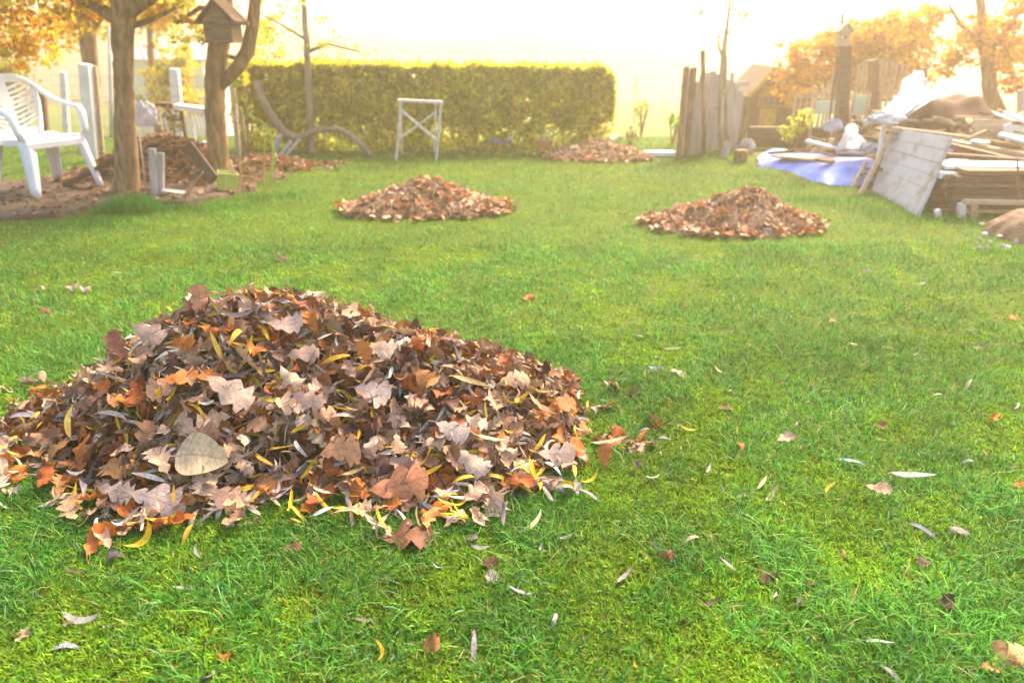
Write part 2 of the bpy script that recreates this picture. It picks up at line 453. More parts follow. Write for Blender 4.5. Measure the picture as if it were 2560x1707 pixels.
def zone(px, py):
    if px < 850: return 'left'
    if px < 1700: return 'middle'
    return 'right'
def add_single(kind, L, pos, R, col, cname, where, px, py, look=None, **kw):
    o, q = one_leaf(kind+'_leaf', kind, L, pos, R, col, **kw)
    curl = 'tightly curled' if abs(q['cup']) > 1.6 or abs(q['k1']) > 1.3 else ('flat' if abs(q['k1']) < .35 else 'gently bent')
    size = 'large' if L > .125 else ('small' if L < .085 else 'medium')
    kn = {'oak': 'lobed oak leaf', 'willow': 'narrow willow leaf', 'round': 'rounded leaf'}[kind]
    LEAFINFO.append([o, f"{look or ''}".strip(), size, curl, cname, kn, where, px, py])
# prominent leaves on the big pile (photo pixels, length in px, colour)
named = [(500, 765, 75, 'oak', (.52, .30, .20), 'pinkish copper', 'standing upright on the left of the crest', .75),
 (600, 790, 90, 'willow', (.15, .15, .18), 'slate grey', 'near the top of big pile below the crest', .2),
 (380, 840, 100, 'oak', (.50, .38, .33), 'pale mauve tan', 'high on the left slope of big pile', .3),
 (300, 880, 80, 'oak', (.36, .17, .13), 'plum brown', 'at the upper left edge of big pile', .8),
 (715, 815, 85, 'oak', (.58, .47, .43), 'pale pink', 'just under the crest of big pile', .2),
 (760, 890, 80, 'oak', (.50, .38, .32), 'mauve tan', 'in the middle of big pile', .4),
 (455, 955, 85, 'oak', (.56, .22, .06), 'bright orange', 'on the left half of big pile', .3),
 (570, 980, 130, 'oak', (.62, .50, .44), 'pale cream tan', 'on the upper middle of big pile', .2),
 (770, 1000, 85, 'oak', (.50, .38, .34), 'mauve grey', 'in the middle of big pile right of the cream one', .3),
 (915, 900, 70, 'oak', (.50, .20, .06), 'orange', 'standing up in the upper right of big pile', .9),
 (1045, 880, 55, 'oak', (.50, .15, .04), 'deep orange', 'standing on the right shoulder of big pile', 1.0),
 (955, 880, 90, 'oak', (.54, .43, .38), 'dusty pink', 'beside the upright orange leaf on the big pile', .3),
 (930, 985, 100, 'oak', (.64, .54, .50), 'very pale pink', 'right of the middle of big pile', .2),
 (1280, 955, 85, 'oak', (.58, .40, .28), 'light tan', 'on the right shoulder of big pile', .5),
 (1400, 1020, 85, 'oak', (.52, .19, .06), 'vivid orange', 'at the right end of big pile', .5),
 (1130, 1080, 90, 'oak', (.64, .56, .52), 'silvery pink', 'low on the right half of big pile', .3),
 (855, 1130, 105, 'oak', (.58, .33, .19), 'light orange tan', 'low in the middle of big pile', .25),
 (1000, 1215, 150, 'oak', (.55, .27, .15), 'orange tan', 'the broadest at the front foot of big pile', .3),
 (1180, 1160, 105, 'oak', (.60, .50, .44), 'pale pinkish grey', 'on the right of the front foot of big pile', .4),
 (300, 1230, 100, 'oak', (.62, .49, .43), 'pale pink tan', 'at the left of the front foot of big pile', .3),
 (400, 1255, 150, 'oak', (.64, .54, .49), 'cream pink', 'spread over the front left foot of big pile', .2),
 (560, 1245, 110, 'oak', (.52, .37, .30), 'tan', 'front foot of big pile right of the cream pink leaf', .3),
 (1390, 1140, 95, 'oak', (.60, .48, .42), 'pale tan', 'at the lower right end of big pile', .3),
 (1512, 1150, 65, 'oak', (.50, .20, .06), 'orange brown', 'curled at the far right tip of big pile', .9),
 (510, 1145, 128, 'round', (.52, .45, .34), 'pale beige', 'big and veined among oak leaves on the lower left of the pile', .25),
 (545, 880, 80, 'willow', (.76, .55, .10), 'yellow', 'upright on the upper left of big pile', .8),
 (840, 897, 75, 'willow', (.80, .52, .07), 'bright yellow', 'lying across the upper middle of big pile', .2),
 (630, 870, 50, 'willow', (.82, .58, .10), 'lemon yellow', 'below the crest of big pile', .7),
 (180, 1070, 85, 'willow', (.82, .66, .18), 'pale yellow', 'pointing up on the left end of big pile', .8),
 (860, 1045, 70, 'willow', (.80, .76, .66), 'cream white', 'curved in the centre of big pile', .2),
 (300, 1040, 95, 'willow', (.58, .55, .56), 'silver grey', 'on the left slope of big pile', .2),
 (70, 1045, 90, 'willow', (.50, .48, .54), 'lilac', 'at the far left end of big pile', .2),
 (1180, 960, 105, 'willow', (.70, .55, .26), 'straw yellow', 'lying across the right half of big pile', .15),
 (1220, 1105, 80, 'willow', (.70, .60, .38), 'straw', 'low on the right slope of big pile', .3),
 (1350, 1020, 90, 'willow', (.74, .56, .32), 'straw tan', 'sloping down the right end of big pile', .3),
 (1530, 1110, 95, 'willow', (.78, .66, .42), 'pale straw', 'lying out from the right tip of big pile', .1),
 (1250, 1270, 70, 'willow', (.52, .50, .54), 'silver lilac', 'curled at the front foot of big pile', .2),
 (440, 1250, 60, 'willow', (.82, .60, .08), 'bright yellow', 'upright at the front left foot of big pile', .8),
 (985, 1210, 20, 'willow', (.35, .5, .08), 'green', 'tiny, on the large orange tan leaf', .1),
 (1110, 1235, 60, 'willow', (.78, .76, .72), 'white', 'at the front foot of big pile right of centre', .6),
 (890, 1180, 60, 'willow', (.62, .50, .20), 'ochre', 'low in the middle of big pile', .6),
 (660, 930, 60, 'willow', (.14, .13, .16), 'slate', 'on the upper middle of big pile', .8)]
def pile_hit(px, py):
    d = ray(px, py); last = None
    for i in range(1500):
        t = .9+i*.0025; x, y, z = d[0]*t, d[1]*t, CH+d[2]*t
        if z <= max(0.012, float(pile_h(x, y))+.012): return Vector((x, y, z))
    return G(px, py)
for (px, py, ln, kind, col, cn, where, up) in named:
    p = pile_hit(px, py); L = ln*mpp(p.y, p.z)*1.0; col = (col[0]*.85, col[1]*.72, col[2]*.62) if kind != 'round' else (.50, .37, .23)
    nn = nrm_of(pile_h, p.x, p.y)
    view = (Vector((0, 0, CH))-p).normalized()
    nn = (nn*(1-up*.5)+view*(.25+up*.6)).normalized()
    az = {True: PI/2, False: 0}[up > .65]+rnd.uniform(-.7, .7)
    if up > .65:
        x = (Vector((rnd.uniform(-.3, .3), 0, 1))); n2 = view; x = (x-n2*x.dot(n2)).normalized(); y = n2.cross(x)
        R = Matrix((x, y, n2)).transposed(); p = p+Vector((0, -.005, L*.25))
    else: R = basis(nn, az, 0, 0); p = p+nn*.022
    kw = dict(k1=rnd.gauss(0, .4)) if kind != 'round' else dict(k1=-.25, cup=.22, wave=.03, twist=.1)
    if kind == 'oak': kw.update(cup=rnd.gauss(-.1, .2), twist=rnd.gauss(0, .2), wave=rnd.uniform(.02, .08))
    elif kind == 'willow': kw.update(cup=rnd.uniform(.6, 1.4), k1=rnd.choice([-1.2, 1.2, .3]), twist=rnd.gauss(0, .4))
    add_single(kind, L, p, R, col, cn, where, px, py, **kw)
# further individual leaves on its visible face
done = [(a[0], a[1]) for a in named]; k = 0
while k < 88:
    px = rnd.uniform(40, 1480); py = rnd.uniform(770, 1270)
    if min((px-a)**2+((py-b)*1.2)**2 for a, b in done) < 48**2: continue
    p = pile_hit(px, py)
    if p.z < .02: continue
    done.append((px, py)); k += 1
    kind = 'oak' if rnd.random() < .62 else 'willow'
    c, _, cn = pick(OAKC if kind == 'oak' else WILC)
    nn = nrm_of(pile_h, p.x, p.y); R = basis(nn, rnd.uniform(0, 6.3), abs(rnd.gauss(0, .3)), rnd.uniform(0, 6.3))
    where = ('high' if py < 900 else 'low' if py > 1130 else 'halfway up')+' on the '+('left end' if px < 300 else 'left half' if px < 650 else 'middle' if px < 950 else 'right half' if px < 1250 else 'right end')+' of big pile'
    add_single(kind, rnd.uniform(.075, .115), p+nn*.012, R, tuple(q*.8 for q in col_jit(c, .08)), cn, where, px, py, cup=rnd.gauss(0, .3) if kind == 'oak' else rnd.uniform(.5, 1.5))

# --- smaller piles
def small_pile(xl, xr, ybase, ytop, pxtop, label, n1, tan, ys=1.0, shoulder=None):
    a = G(xl, ybase); b = G(xr, ybase); Y0 = (a.y+b.y)/2; hw = (b.x-a.x)/2; cx = (a.x+b.x)/2
    dep = hw*.62*ys; cy = Y0+dep*.85
    top = P(pxtop, ytop, cy); hz = top.z-.01; tx = top.x
    sd = rnd.uniform(0, 9)
    def h(x, y):
        x = np.asarray(x, float); y = np.asarray(y, float)
        tx_ = tx+(cx-tx)*0
        dx = np.where(x < tx_, (tx_-x)/max(tx_-(cx-hw), .05), (x-tx_)/max((cx+hw)-tx_, .05))
        dy = (y-cy)/dep
        r = np.sqrt(dx**2+dy**2)*(1+.05*np.sin(3*np.arctan2(dy, dx)+sd))
        g = np.clip(1-r, 0, 1); g = g**1.0*(.82+.18*np.sin(g*PI/2))
        return hz*g+.010*np.sin(x*23+sd)*np.sin(y*19)*(g > 0)*(g < .9)
    L = Leaves(); ex = (cx-hw*1.05, cx+hw*1.05, cy-dep*1.1, cy+dep*1.1)
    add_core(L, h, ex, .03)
    layer(L, h, ex, n1//2, .75, (-.03, 0), .6, hi=False, oakL=(.09, .13), tan=tan)
    layer(L, h, ex, n1//2, .8, (0, .02), .55, hi=False, oakL=(.09, .14), tan=tan)
    for _ in range(50):
        an = rnd.uniform(0, 6.3); rr = rnd.uniform(.95, 1.1)
        L.add('oak', rnd.uniform(.08, .12), (cx+hw*rr*math.cos(an), cy+dep*rr*math.sin(an), .035), basis((0, 0, 1), rnd.uniform(0, 6.3), abs(rnd.gauss(0, .3)), 1), col_jit(pick(OAKC)[0]), False)
    o = L.build('leaf_pile'); tag(o, label, 'leaf pile', 'raked leaf piles on the lawn')
    return cx, cy, hw, dep
PILES = [(-.7, 2.42, 1.05, .62)]
PILES.append(small_pile(838, 1278, 548, 444, 1065, 'tan oak leaf pile in the middle of the lawn, left of centre', 1500, .35))
PILES.append(small_pile(1636, 2090, 592, 472, 1880, 'peaked tan leaf pile on the right of the lawn before the blue tarpaulin', 1500, .4))
PILES.append(small_pile(1352, 1645, 406, 348, 1500, 'farthest leaf pile, low and orange brown, at the end of the hedge', 900, .5))

# --- single leaves lying on the lawn
lawn_leaves = [(1184, 1608, 105, 'willow', (.34, .28, .34), 'dusky violet', 90), (1310, 1470, 85, 'willow', (.38, .36, .42), 'lilac grey', 5), (916, 1543, 65, 'willow', (.25, .18, .18), 'brown violet', 0),
 (902, 1569, 40, 'willow', (.6, .58, .55), 'pale grey', 40), (1228, 1438, 48, 'oak', (.48, .38, .38), 'greyish pink', 70), (1222, 1404, 55, 'oak', (.14, .06, .03), 'dark brown', 20),
 (1096, 1418, 40, 'willow', (.3, .32, .36), 'blue grey', -20), (1014, 1336, 140, 'oak', (.22, .09, .05), 'dark reddish brown', 0), (1089, 1322, 60, 'willow', (.2, .22, .2), 'dark grey', 30),
 (972, 1375, 28, 'willow', (.85, .82, .75), 'white', 80), (1330, 1302, 95, 'willow', (.7, .68, .42), 'pale straw', 50), (1420, 1336, 50, 'willow', (.3, .28, .3), 'grey', 20), (1181, 1339, 30, 'oak', (.3, .22, .22), 'mauve brown', 0),
 (1201, 1365, 55, 'willow', (.7, .66, .58), 'cream', -5), (1349, 1363, 40, 'willow', (.72, .62, .6), 'pale pink', 85), (1417, 1215, 75, 'oak', (.62, .54, .48), 'pale cream pink', 0), (1483, 1232, 80, 'willow', (.24, .24, .3), 'slate grey', -25),
 (1639, 921, 50, 'willow', (.36, .34, .42), 'lilac grey', 10), (1698, 931, 50, 'oak', (.55, .42, .28), 'tan', -20), (1804, 926, 62, 'willow', (.78, .68, .42), 'straw', -10), (1814, 1011, 40, 'oak', (.2, .09, .04), 'dark brown', -10),
 (1994, 1052, 25, 'willow', (.8, .74, .6), 'cream', 60), (1855, 1108, 36, 'oak', (.58, .2, .05), 'bright orange', 80), (1886, 1108, 55, 'willow', (.62, .5, .42), 'pinkish tan', 10), (1963, 1093, 50, 'oak', (.52, .36, .26), 'light brown', 20),
 (2207, 1062, 30, 'oak', (.4, .18, .1), 'russet', 80), (2485, 1044, 40, 'oak', (.7, .26, .03), 'vivid orange', 30), (2462, 1126, 40, 'willow', (.42, .13, .05), 'russet', 80), (2135, 1146, 80, 'willow', (.34, .36, .5), 'blue grey', -20),
 (2282, 1186, 110, 'willow', (.72, .8, .6), 'pale green', -5), (2426, 1147, 52, 'willow', (.75, .8, .6), 'pale green cream', 0), (2548, 1204, 36, 'oak', (.7, .26, .05), 'orange', 0), (1634, 1188, 45, 'willow', (.75, .66, .6), 'pale pink cream', 25),
 (1613, 1066, 30, 'willow', (.5, .52, .6), 'pale blue grey', 15), (1662, 1093, 36, 'willow', (.5, .5, .62), 'silver blue', 0), (1906, 1206, 60, 'willow', (.74, .62, .34), 'straw', 50), (1932, 1234, 85, 'willow', (.62, .48, .28), 'light tan', 48),
 (1855, 1232, 45, 'willow', (.74, .72, .6), 'cream', 12), (1721, 1345, 75, 'willow', (.74, .6, .36), 'straw tan', 25), (1773, 1173, 50, 'willow', (.68, .64, .52), 'cream', 60), (2318, 1325, 85, 'willow', (.22, .2, .3), 'dark violet', -45),
 (2395, 1322, 50, 'oak', (.35, .26, .26), 'mauve brown', 0), (2110, 1378, 42, 'willow', (.38, .14, .12), 'reddish brown', 65), (1822, 1407, 50, 'willow', (.4, .34, .42), 'violet grey', -50), (2025, 1453, 60, 'willow', (.2, .07, .03), 'dark reddish brown', 5),
 (1778, 1497, 70, 'willow', (.16, .11, .08), 'dark brown', 30), (2370, 1510, 65, 'oak', (.13, .06, .04), 'blackish brown', 70), (2310, 1402, 45, 'oak', (.14, .08, .05), 'very dark brown', 50), (2231, 1677, 60, 'willow', (.36, .3, .36), 'violet grey', -60),
 (2522, 1646, 150, 'oak', (.80, .36, .16), 'big orange tan', 10), (1665, 1384, 45, 'oak', (.4, .18, .08), 'russet', 0), (29, 1227, 50, 'oak', (.5, .38, .3), 'tan', 30), (11, 1263, 48, 'willow', (.82, .82, .8), 'white', 10),
 (274, 1294, 30, 'willow', (.34, .34, .44), 'blue grey', -10), (285, 1382, 50, 'oak', (.12, .1, .11), 'charcoal', -45), (189, 1420, 60, 'willow', (.12, .08, .05), 'blackish brown', 0), (492, 1380, 42, 'willow', (.5, .48, .5), 'pale grey', -60),
 (457, 1466, 50, 'willow', (.42, .38, .34), 'grey tan', 0), (628, 1296, 42, 'oak', (.34, .22, .2), 'mauve brown', 40), (746, 1298, 44, 'willow', (.85, .62, .06), 'bright yellow', -15), (731, 1368, 48, 'oak', (.2, .1, .05), 'dark brown', 0),
 (387, 1506, 46, 'willow', (.3, .5, .22), 'light green', 10), (356, 1529, 34, 'willow', (.4, .44, .5), 'blue grey', -15), (161, 1606, 105, 'willow', (.42, .38, .5), 'long lilac', 8), (207, 1539, 110, 'willow', (.6, .56, .48), 'long pale', 0),
 (161, 1550, 40, 'oak', (.26, .18, .14), 'brown', 0), (559, 1634, 36, 'oak', (.42, .12, .03), 'russet red', 10), (509, 1694, 60, 'oak', (.4, .32, .4), 'violet pink', 0), (38, 1583, 36, 'willow', (.6, .22, .05), 'orange', 60),
 (1638, 922, 30, 'oak', (.3, .2, .2), 'mauve', 0), (1738, 898, 36, 'oak', (.6, .26, .1), 'orange', 70), (1682, 868, 45, 'willow', (.7, .6, .52), 'pale pink', 5), (2139, 857, 36, 'willow', (.66, .48, .2), 'straw', -30), (2166, 672, 22, 'oak', (.7, .4, .42), 'pink', 0),
 (2305, 706, 22, 'oak', (.7, .42, .42), 'rose', 0), (2536, 790, 50, 'oak', (.6, .24, .08), 'orange', 0), (1600, 838, 22, 'willow', (.6, .6, .56), 'pale grey', 0), (103, 718, 22, 'oak', (.55, .3, .3), 'rose', 0), (180, 718, 36, 'oak', (.6, .36, .36), 'pink', 0),
 (213, 722, 30, 'oak', (.65, .42, .42), 'pale pink', 0), (294, 682, 26, 'willow', (.8, .75, .6), 'cream', 0), (424, 768, 36, 'willow', (.8, .56, .08), 'yellow', -40), (321, 811, 18, 'oak', (.3, .12, .06), 'dark russet', 0), (85, 752, 34, 'willow', (.5, .36, .12), 'ochre', -60),
 (110, 775, 34, 'oak', (.3, .14, .06), 'brown', 0), (1322, 935, 22, 'willow', (.66, .66, .6), 'pale grey', 10), (1235, 700, 16, 'willow', (.7, .72, .66), 'cream', 0), (1400, 595, 20, 'willow', (.8, .8, .66), 'cream', -10), (1250, 820, 22, 'willow', (.3, .32, .4), 'blue grey', 0),
 (2357, 985, 60, 'willow', (.6, .6, .3), 'straw green', 0), (2420, 960, 50, 'willow', (.62, .56, .34), 'straw', 45), (2545, 1010, 36, 'willow', (.66, .6, .56), 'pale', 50), (1540, 1090, 26, 'oak', (.4, .2, .1), 'brown', 0), (1590, 1160, 30, 'oak', (.22, .14, .12), 'dark mauve', 20),
 (1700, 1060, 30, 'willow', (.36, .36, .3), 'olive grey', 60), (2080, 800, 26, 'oak', (.6, .3, .12), 'orange', 30), (2290, 880, 24, 'willow', (.75, .66, .5), 'cream', 30), (1480, 700, 18, 'oak', (.5, .25, .12), 'russet', 0), (1740, 640, 18, 'willow', (.7, .6, .4), 'straw', 0)]
EXTRA = []
for k in range(34):
    px = rnd.uniform(20, 2540); py = rnd.uniform(620, 1690)
    p = G(px, py)
    if float(pile_h(p.x, p.y)) > 0 or p.y > 2.3 and p.y < 3.4 and p.x < .3: continue
    kind = rnd.choice(['oak', 'willow', 'willow']); c, _, cn = pick(OAKC if kind == 'oak' else WILC)
    EXTRA.append((px, py, rnd.uniform(14, 34)*(1+py/1200), kind, c, cn, rnd.uniform(-80, 80)))
for (px, py, ln, kind, col, cn, ang) in lawn_leaves+EXTRA:
    up_ = .022
    p = G(px, py, up_); L = ln*mpp(p.y, 0)*1.0
    if kind == 'oak': L = max(L, .03)
    L = max(L, .028)
    az = math.radians(ang); R = basis((0, -.3, 1), az, abs(rnd.gauss(0, .4)), rnd.uniform(0, 6.3))
    px_, py_ = px, py
    band = 'very front grass' if py > 1500 else 'front grass' if py > 1250 else 'grass level with big pile' if py > 950 else 'mid lawn' if py > 780 else 'far lawn'
    side = 'far left' if px < 350 else 'left' if px < 850 else 'centre' if px < 1350 else 'right of centre' if px < 1800 else 'right' if px < 2250 else 'far right'
    col = tuple(q*(.55 if sum(col) > 1.5 else .72) for q in col); p.z = rnd.uniform(.010, .024)
    add_single(kind, L, p, R, col, cn, f'in {band}, {side}', px, py, cup=rnd.uniform(.3, 1.3) if kind == 'willow' else rnd.gauss(0, .3), twist=rnd.gauss(0, .3))
cnt = {}
for e in LEAFINFO:
    o, look, size, curl, cn, kn, where, px, py = e
    e.append(f'{cn} {kn} {where}'); cnt.setdefault(e[-1], []).append(e)
for lab, es in cnt.items():
    if len(es) > 1:
        es.sort(key=lambda e: (-e[8]))
        words = ['nearest the camera', 'second nearest', 'third nearest', 'fourth nearest', 'fifth nearest', 'sixth nearest']
        for i, e in enumerate(es):
            w = words[min(i, 5)] if i < len(es)-1 else 'farthest back'
            e[-1] = f'{e[4]} {e[5]} {e[6]}, {w} of these'
for e in LEAFINFO:
    words = e[-1].split()
    tag(e[0], ' '.join(words[:16]), 'leaf', 'single fallen leaves')

# ------------------------------------------------------------------ soil bed at left
bed_px = [(-200, 560), (0, 555), (150, 545), (260, 520), (330, 505), (450, 515), (560, 498), (640, 480), (640, 462), (560, 440), (420, 420), (250, 430), (100, 455), (-200, 455)]
bed_xy = [G(a, b) for a, b in bed_px]
def in_poly(x, y, poly):
    ins = np.zeros(np.shape(x), bool); n = len(poly)
    for i in range(n):
        x1, y1 = poly[i].x, poly[i].y; x2, y2 = poly[(i+1) % n].x, poly[(i+1) % n].y
        c = ((y1 > y) != (y2 > y)) & (x < (x2-x1)*(y-y1)/(y2-y1+1e-9)+x1)
        ins ^= c
    return ins
def heap_grid(name, m, x0, x1, y0, y1, hfun, label=None, cat=None, kind=None, n=70):
    xs = np.linspace(x0, x1, n); ys = np.linspace(y0, y1, n); X, Y = np.meshgrid(xs, ys); Z = hfun(X, Y)
    V = np.stack([X.ravel(), Y.ravel(), Z.ravel()], 1)
    i, j = np.meshgrid(np.arange(n-1), np.arange(n-1)); a = (j*n+i).ravel(); F = np.stack([a, a+1, a+n+1, a+n], 1)
    z = Z.ravel(); keep = (z[F] > -.045).any(1)
    o = fastmesh(name, V, F[keep], None, None, m); tag(o, label, cat, None, kind); return o
def bed_h(X, Y):
    ins = in_poly(X, Y, bed_xy)
    return np.where(ins, .03+.018*snoise(X, Y, 1.3, 3)+.010*snoise(X, Y, 5, 8), -.05)
heap_grid('soil_bed', M_SOIL, -8, -2.2, 4.6, 7.6, bed_h, 'dark bare soil strewn with litter under the chair and trees', None, 'structure', 130)
lit = Leaves()
bx = [p.x for p in bed_xy]
k = 0
while k < 520:
    x = rnd.uniform(-6.5, -2.3); y = rnd.uniform(4.7, 7.5)
    if not in_poly(np.array(x), np.array(y), bed_xy): continue
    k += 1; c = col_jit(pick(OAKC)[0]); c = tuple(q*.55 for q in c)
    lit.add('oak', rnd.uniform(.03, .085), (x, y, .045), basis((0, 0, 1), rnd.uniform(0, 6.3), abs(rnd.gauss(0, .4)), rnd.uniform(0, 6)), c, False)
tag(lit.build('leaf_litter'), 'brown leaf litter scattered over the soil bed', None, None, 'stuff')
# low soil and leaf strip behind the trees (px 620-850)
lit2 = Leaves()
for _ in range(420):
    px = rnd.gauss(705, 70); py = rnd.uniform(405, 428)
    if px < 610: px = 1220-px
    p = G(px, py); hz = .11*math.exp(-((px-660)/70)**2)+.02
    lit2.add('oak', rnd.uniform(.05, .1), (p.x, p.y, rnd.uniform(.01, hz)), basis((0, 0, 1), rnd.uniform(0, 6.3), abs(rnd.gauss(0, .6)), rnd.uniform(0, 6)), tuple(q*.75 for q in col_jit(pick(OAKC)[0])), False)
tag(lit2.build('leaf_litter'), 'thin brown leaf spill on the grass behind the lime crate, below the bent branch', None, None, 'stuff')

# ------------------------------------------------------------------ grass
def grass():
    def bandpts(y0, y1, dens, margin):
        wmax = y1*.70+margin
        n = int((y1-y0)*2*wmax*dens)
        x = rng.uniform(-wmax, wmax, n); y = rng.uniform(y0, y1, n)
        k = np.abs(x) < (.72*y*cp+.35+margin); return x[k], y[k]
    VV, F4, F3, CC = [], [], [], []; n0 = 0
    def blades(x, y, h, w, lean, col, levels):
        nonlocal n0
        n = len(x)
        az = rng.uniform(0, 2*PI, n); la = az+rng.uniform(-.7, .7, n)
        dx, dy = np.cos(la), np.sin(la); sx, sy = -np.sin(az), np.cos(az)
        zt = terrain(x, y)-.004
        ts = np.linspace(0, 1, levels+1); vs = []
        for i, t in enumerate(ts):
            off = lean*h*t*t; zz = zt+h*t*(1-.35*np.clip(lean, 0, 1.6)*t*.6)
            cx_ = x+dx*off; cy_ = y+dy*off
            if i < levels:
                ww = w*(1-.45*t)*.5
                vs.append(np.stack([cx_-sx*ww, cy_-sy*ww, zz], 1)); vs.append(np.stack([cx_+sx*ww, cy_+sy*ww, zz], 1))
            else: vs.append(np.stack([cx_, cy_, zz], 1))
        m = 2*levels+1
        V = np.stack(vs, 1).reshape(-1, 3); b = n0+np.arange(n)*m
        for i in range(levels-1):
            F4.append(np.stack([b+2*i, b+2*i+1, b+2*i+3, b+2*i+2], 1))
        F3.append(np.stack([b+2*levels-2, b+2*levels-1, b+2*levels], 1))
        VV.append(V); CC.append(np.repeat(col, m, axis=0)); n0 += n*m
    for (y0, y1, dens, margin, hs, lv, wk) in ((.75, 2.0, 24000, .35, 1.0, 3, 1.25), (2.0, 3.2, 15000, .5, 1.0, 2, 1.4), (3.2, 4.8, 7500, .6, 1.0, 2, 1.7), (4.8, 7.0, 3600, .8, 1.0, 1, 2.2), (7.0, 10.4, 1500, 1.0, 1.05, 1, 3.4)):
        x, y = bandpts(y0, y1, dens, margin)
        k = np.ones(len(x), bool)
        k &= ~(pile_h(x, y) > .035)
        for (cx_, cy_, hw, dp) in PILES[1:]: k &= ((x-cx_)/(hw*.93))**2+((y-cy_)/(dp*.9))**2 > 1
        bed = in_poly(x, y, bed_xy); k &= ~bed | (rng.random(len(x)) < .02)
        x, y = x[k], y[k]; n = len(x)
        ms = snoise(x, y, .55, 21)*.6+snoise(x, y, 2.1, 22)*.5+.15*(y < 1.9)
        ismoss = ms+rng.normal(0, .30, n) > .16
        if y0 < 3:      # moss grows as a dense cushion
            e_ = np.where(ismoss)[0]; e_ = np.concatenate([e_, e_[:len(e_)//2]])
            ang_ = rng.uniform(0, 6.28, len(e_)); xa = x[e_]+rng.normal(0, .02, len(e_)); ya = y[e_]+rng.normal(0, .02, len(e_))
            x = np.concatenate([x, xa]); y = np.concatenate([y, ya]); ismoss = np.concatenate([ismoss, np.ones(len(e_), bool)]); n = len(x)
        nm = int(ismoss.sum()); nc_ = max(1, nm//8)
        cxm, cym = x[ismoss], y[ismoss]; pk = rng.integers(0, nc_, nm); jit = .0075*(1+(y0 > 3)*1.0)
        x[ismoss] = cxm[pk]+rng.normal(0, jit, nm); y[ismoss] = cym[pk]+rng.normal(0, jit, nm)
        mossv = np.ones(n); mossv[ismoss] = rng.uniform(.6, 1.35, nc_)[pk]
        tuft = snoise(x, y, 1.6, 31)*.6+snoise(x, y, 5.0, 32)*.5
        h = np.where(ismoss, rng.uniform(.010, .024, n), rng.uniform(.018, .042, n)*(1+.45*np.clip(tuft, -1, 1.4)))*hs
        long_ = (~ismoss) & (rng.random(n) < .05*(1+np.clip(tuft, 0, 2))); h = np.where(long_, h*1.6, h)
        h *= rng.uniform(.7, 1.2, n)
        w = np.where(ismoss, rng.uniform(.0024, .0046, n), rng.uniform(.0015, .0038, n))*wk
        lean = np.where(ismoss, rng.uniform(.2, 1.1, n), rng.uniform(.2, 1.7, n))
        cg = np.array([.095, .30, .030]); cg2 = np.array([.15, .37, .055]); cd = np.array([.022, .15, .014])
        cm = np.array([.16, .36, .018]); cm2 = np.array([.29, .42, .024])
        r = rng.random((n, 1)); tt = (np.clip(tuft, -1, 1)[:, None]+1)/2
        col = np.where(r < .35, cg, np.where(r < .68, cg2, cd))
        col = col*(.8+.35*tt)
        mc = cm*(1-rng.random((n, 1)))+cm2*0; mc = cm*(1-r)+cm2*r
        col = np.where(ismoss[:, None], mc, col)
        wide = snoise(x, y, .28, 41)[:, None]
        col = col*(1+.16*wide)
        straw = rng.random(n) < .045
        col = np.where(straw[:, None], np.array([.42, .34, .13])*rng.uniform(.6, 1.15, (n, 1)), col)
        pale = (~ismoss) & (rng.random(n) < .05); col = np.where(pale[:, None], np.array([.20, .36, .20]), col)
        col = col*rng.uniform(.6, 1.4, (n, 1))*mossv[:, None]
        blades(x, y, h, w, lean, col, lv)
    # long grass tufts: at the foot of the left tree, round the pile foot
    def tufts(cxs, r, n, h0):
        for (a, b) in cxs:
            p = G(a, b); x = rng.normal(p.x, r, n); y = rng.normal(p.y, r*.7, n)
            blades(x, y, rng.uniform(.4, 1, n)*h0, np.full(n, .006 if p.y > 4 else .003), rng.uniform(.1, .9, n), np.array([.06, .20, .025])*rng.uniform(.7, 1.4, (n, 1)), 2)
    tufts([(325, 525), (345, 515), (300, 530), (370, 530)], .09, 260, .16)
    tufts([(470, 525), (560, 520), (640, 500), (250, 560), (720, 490)], .13, 160, .08)
    tufts([(780, 1310), (900, 1325), (1010, 1330), (1100, 1335), (1250, 1310), (350, 1340), (180, 1280), (470, 1350), (1480, 1270), (620, 1310), (1390, 1270), (90, 1250)], .06, 120, .055)
    tufts([(1700, 1500), (1640, 1560), (2100, 1340), (1750, 1450), (2450, 1500), (300, 1600), (1210, 1490), (1420, 1500), (2250, 1600)], .06, 90, .055)
    tufts([(2020, 500), (2120, 510), (2200, 530), (2300, 555), (2400, 560), (1960, 470), (1900, 445), (2480, 640)], .16, 130, .09)
    o = fastmesh('grass', np.vstack(VV), np.vstack(F4), np.vstack(F3), np.vstack(CC), M_GRASS)
    tag(o, 'short green lawn grass mixed with yellow green moss', 'grass', None, 'stuff')
    print('blade verts', n0)
grass()

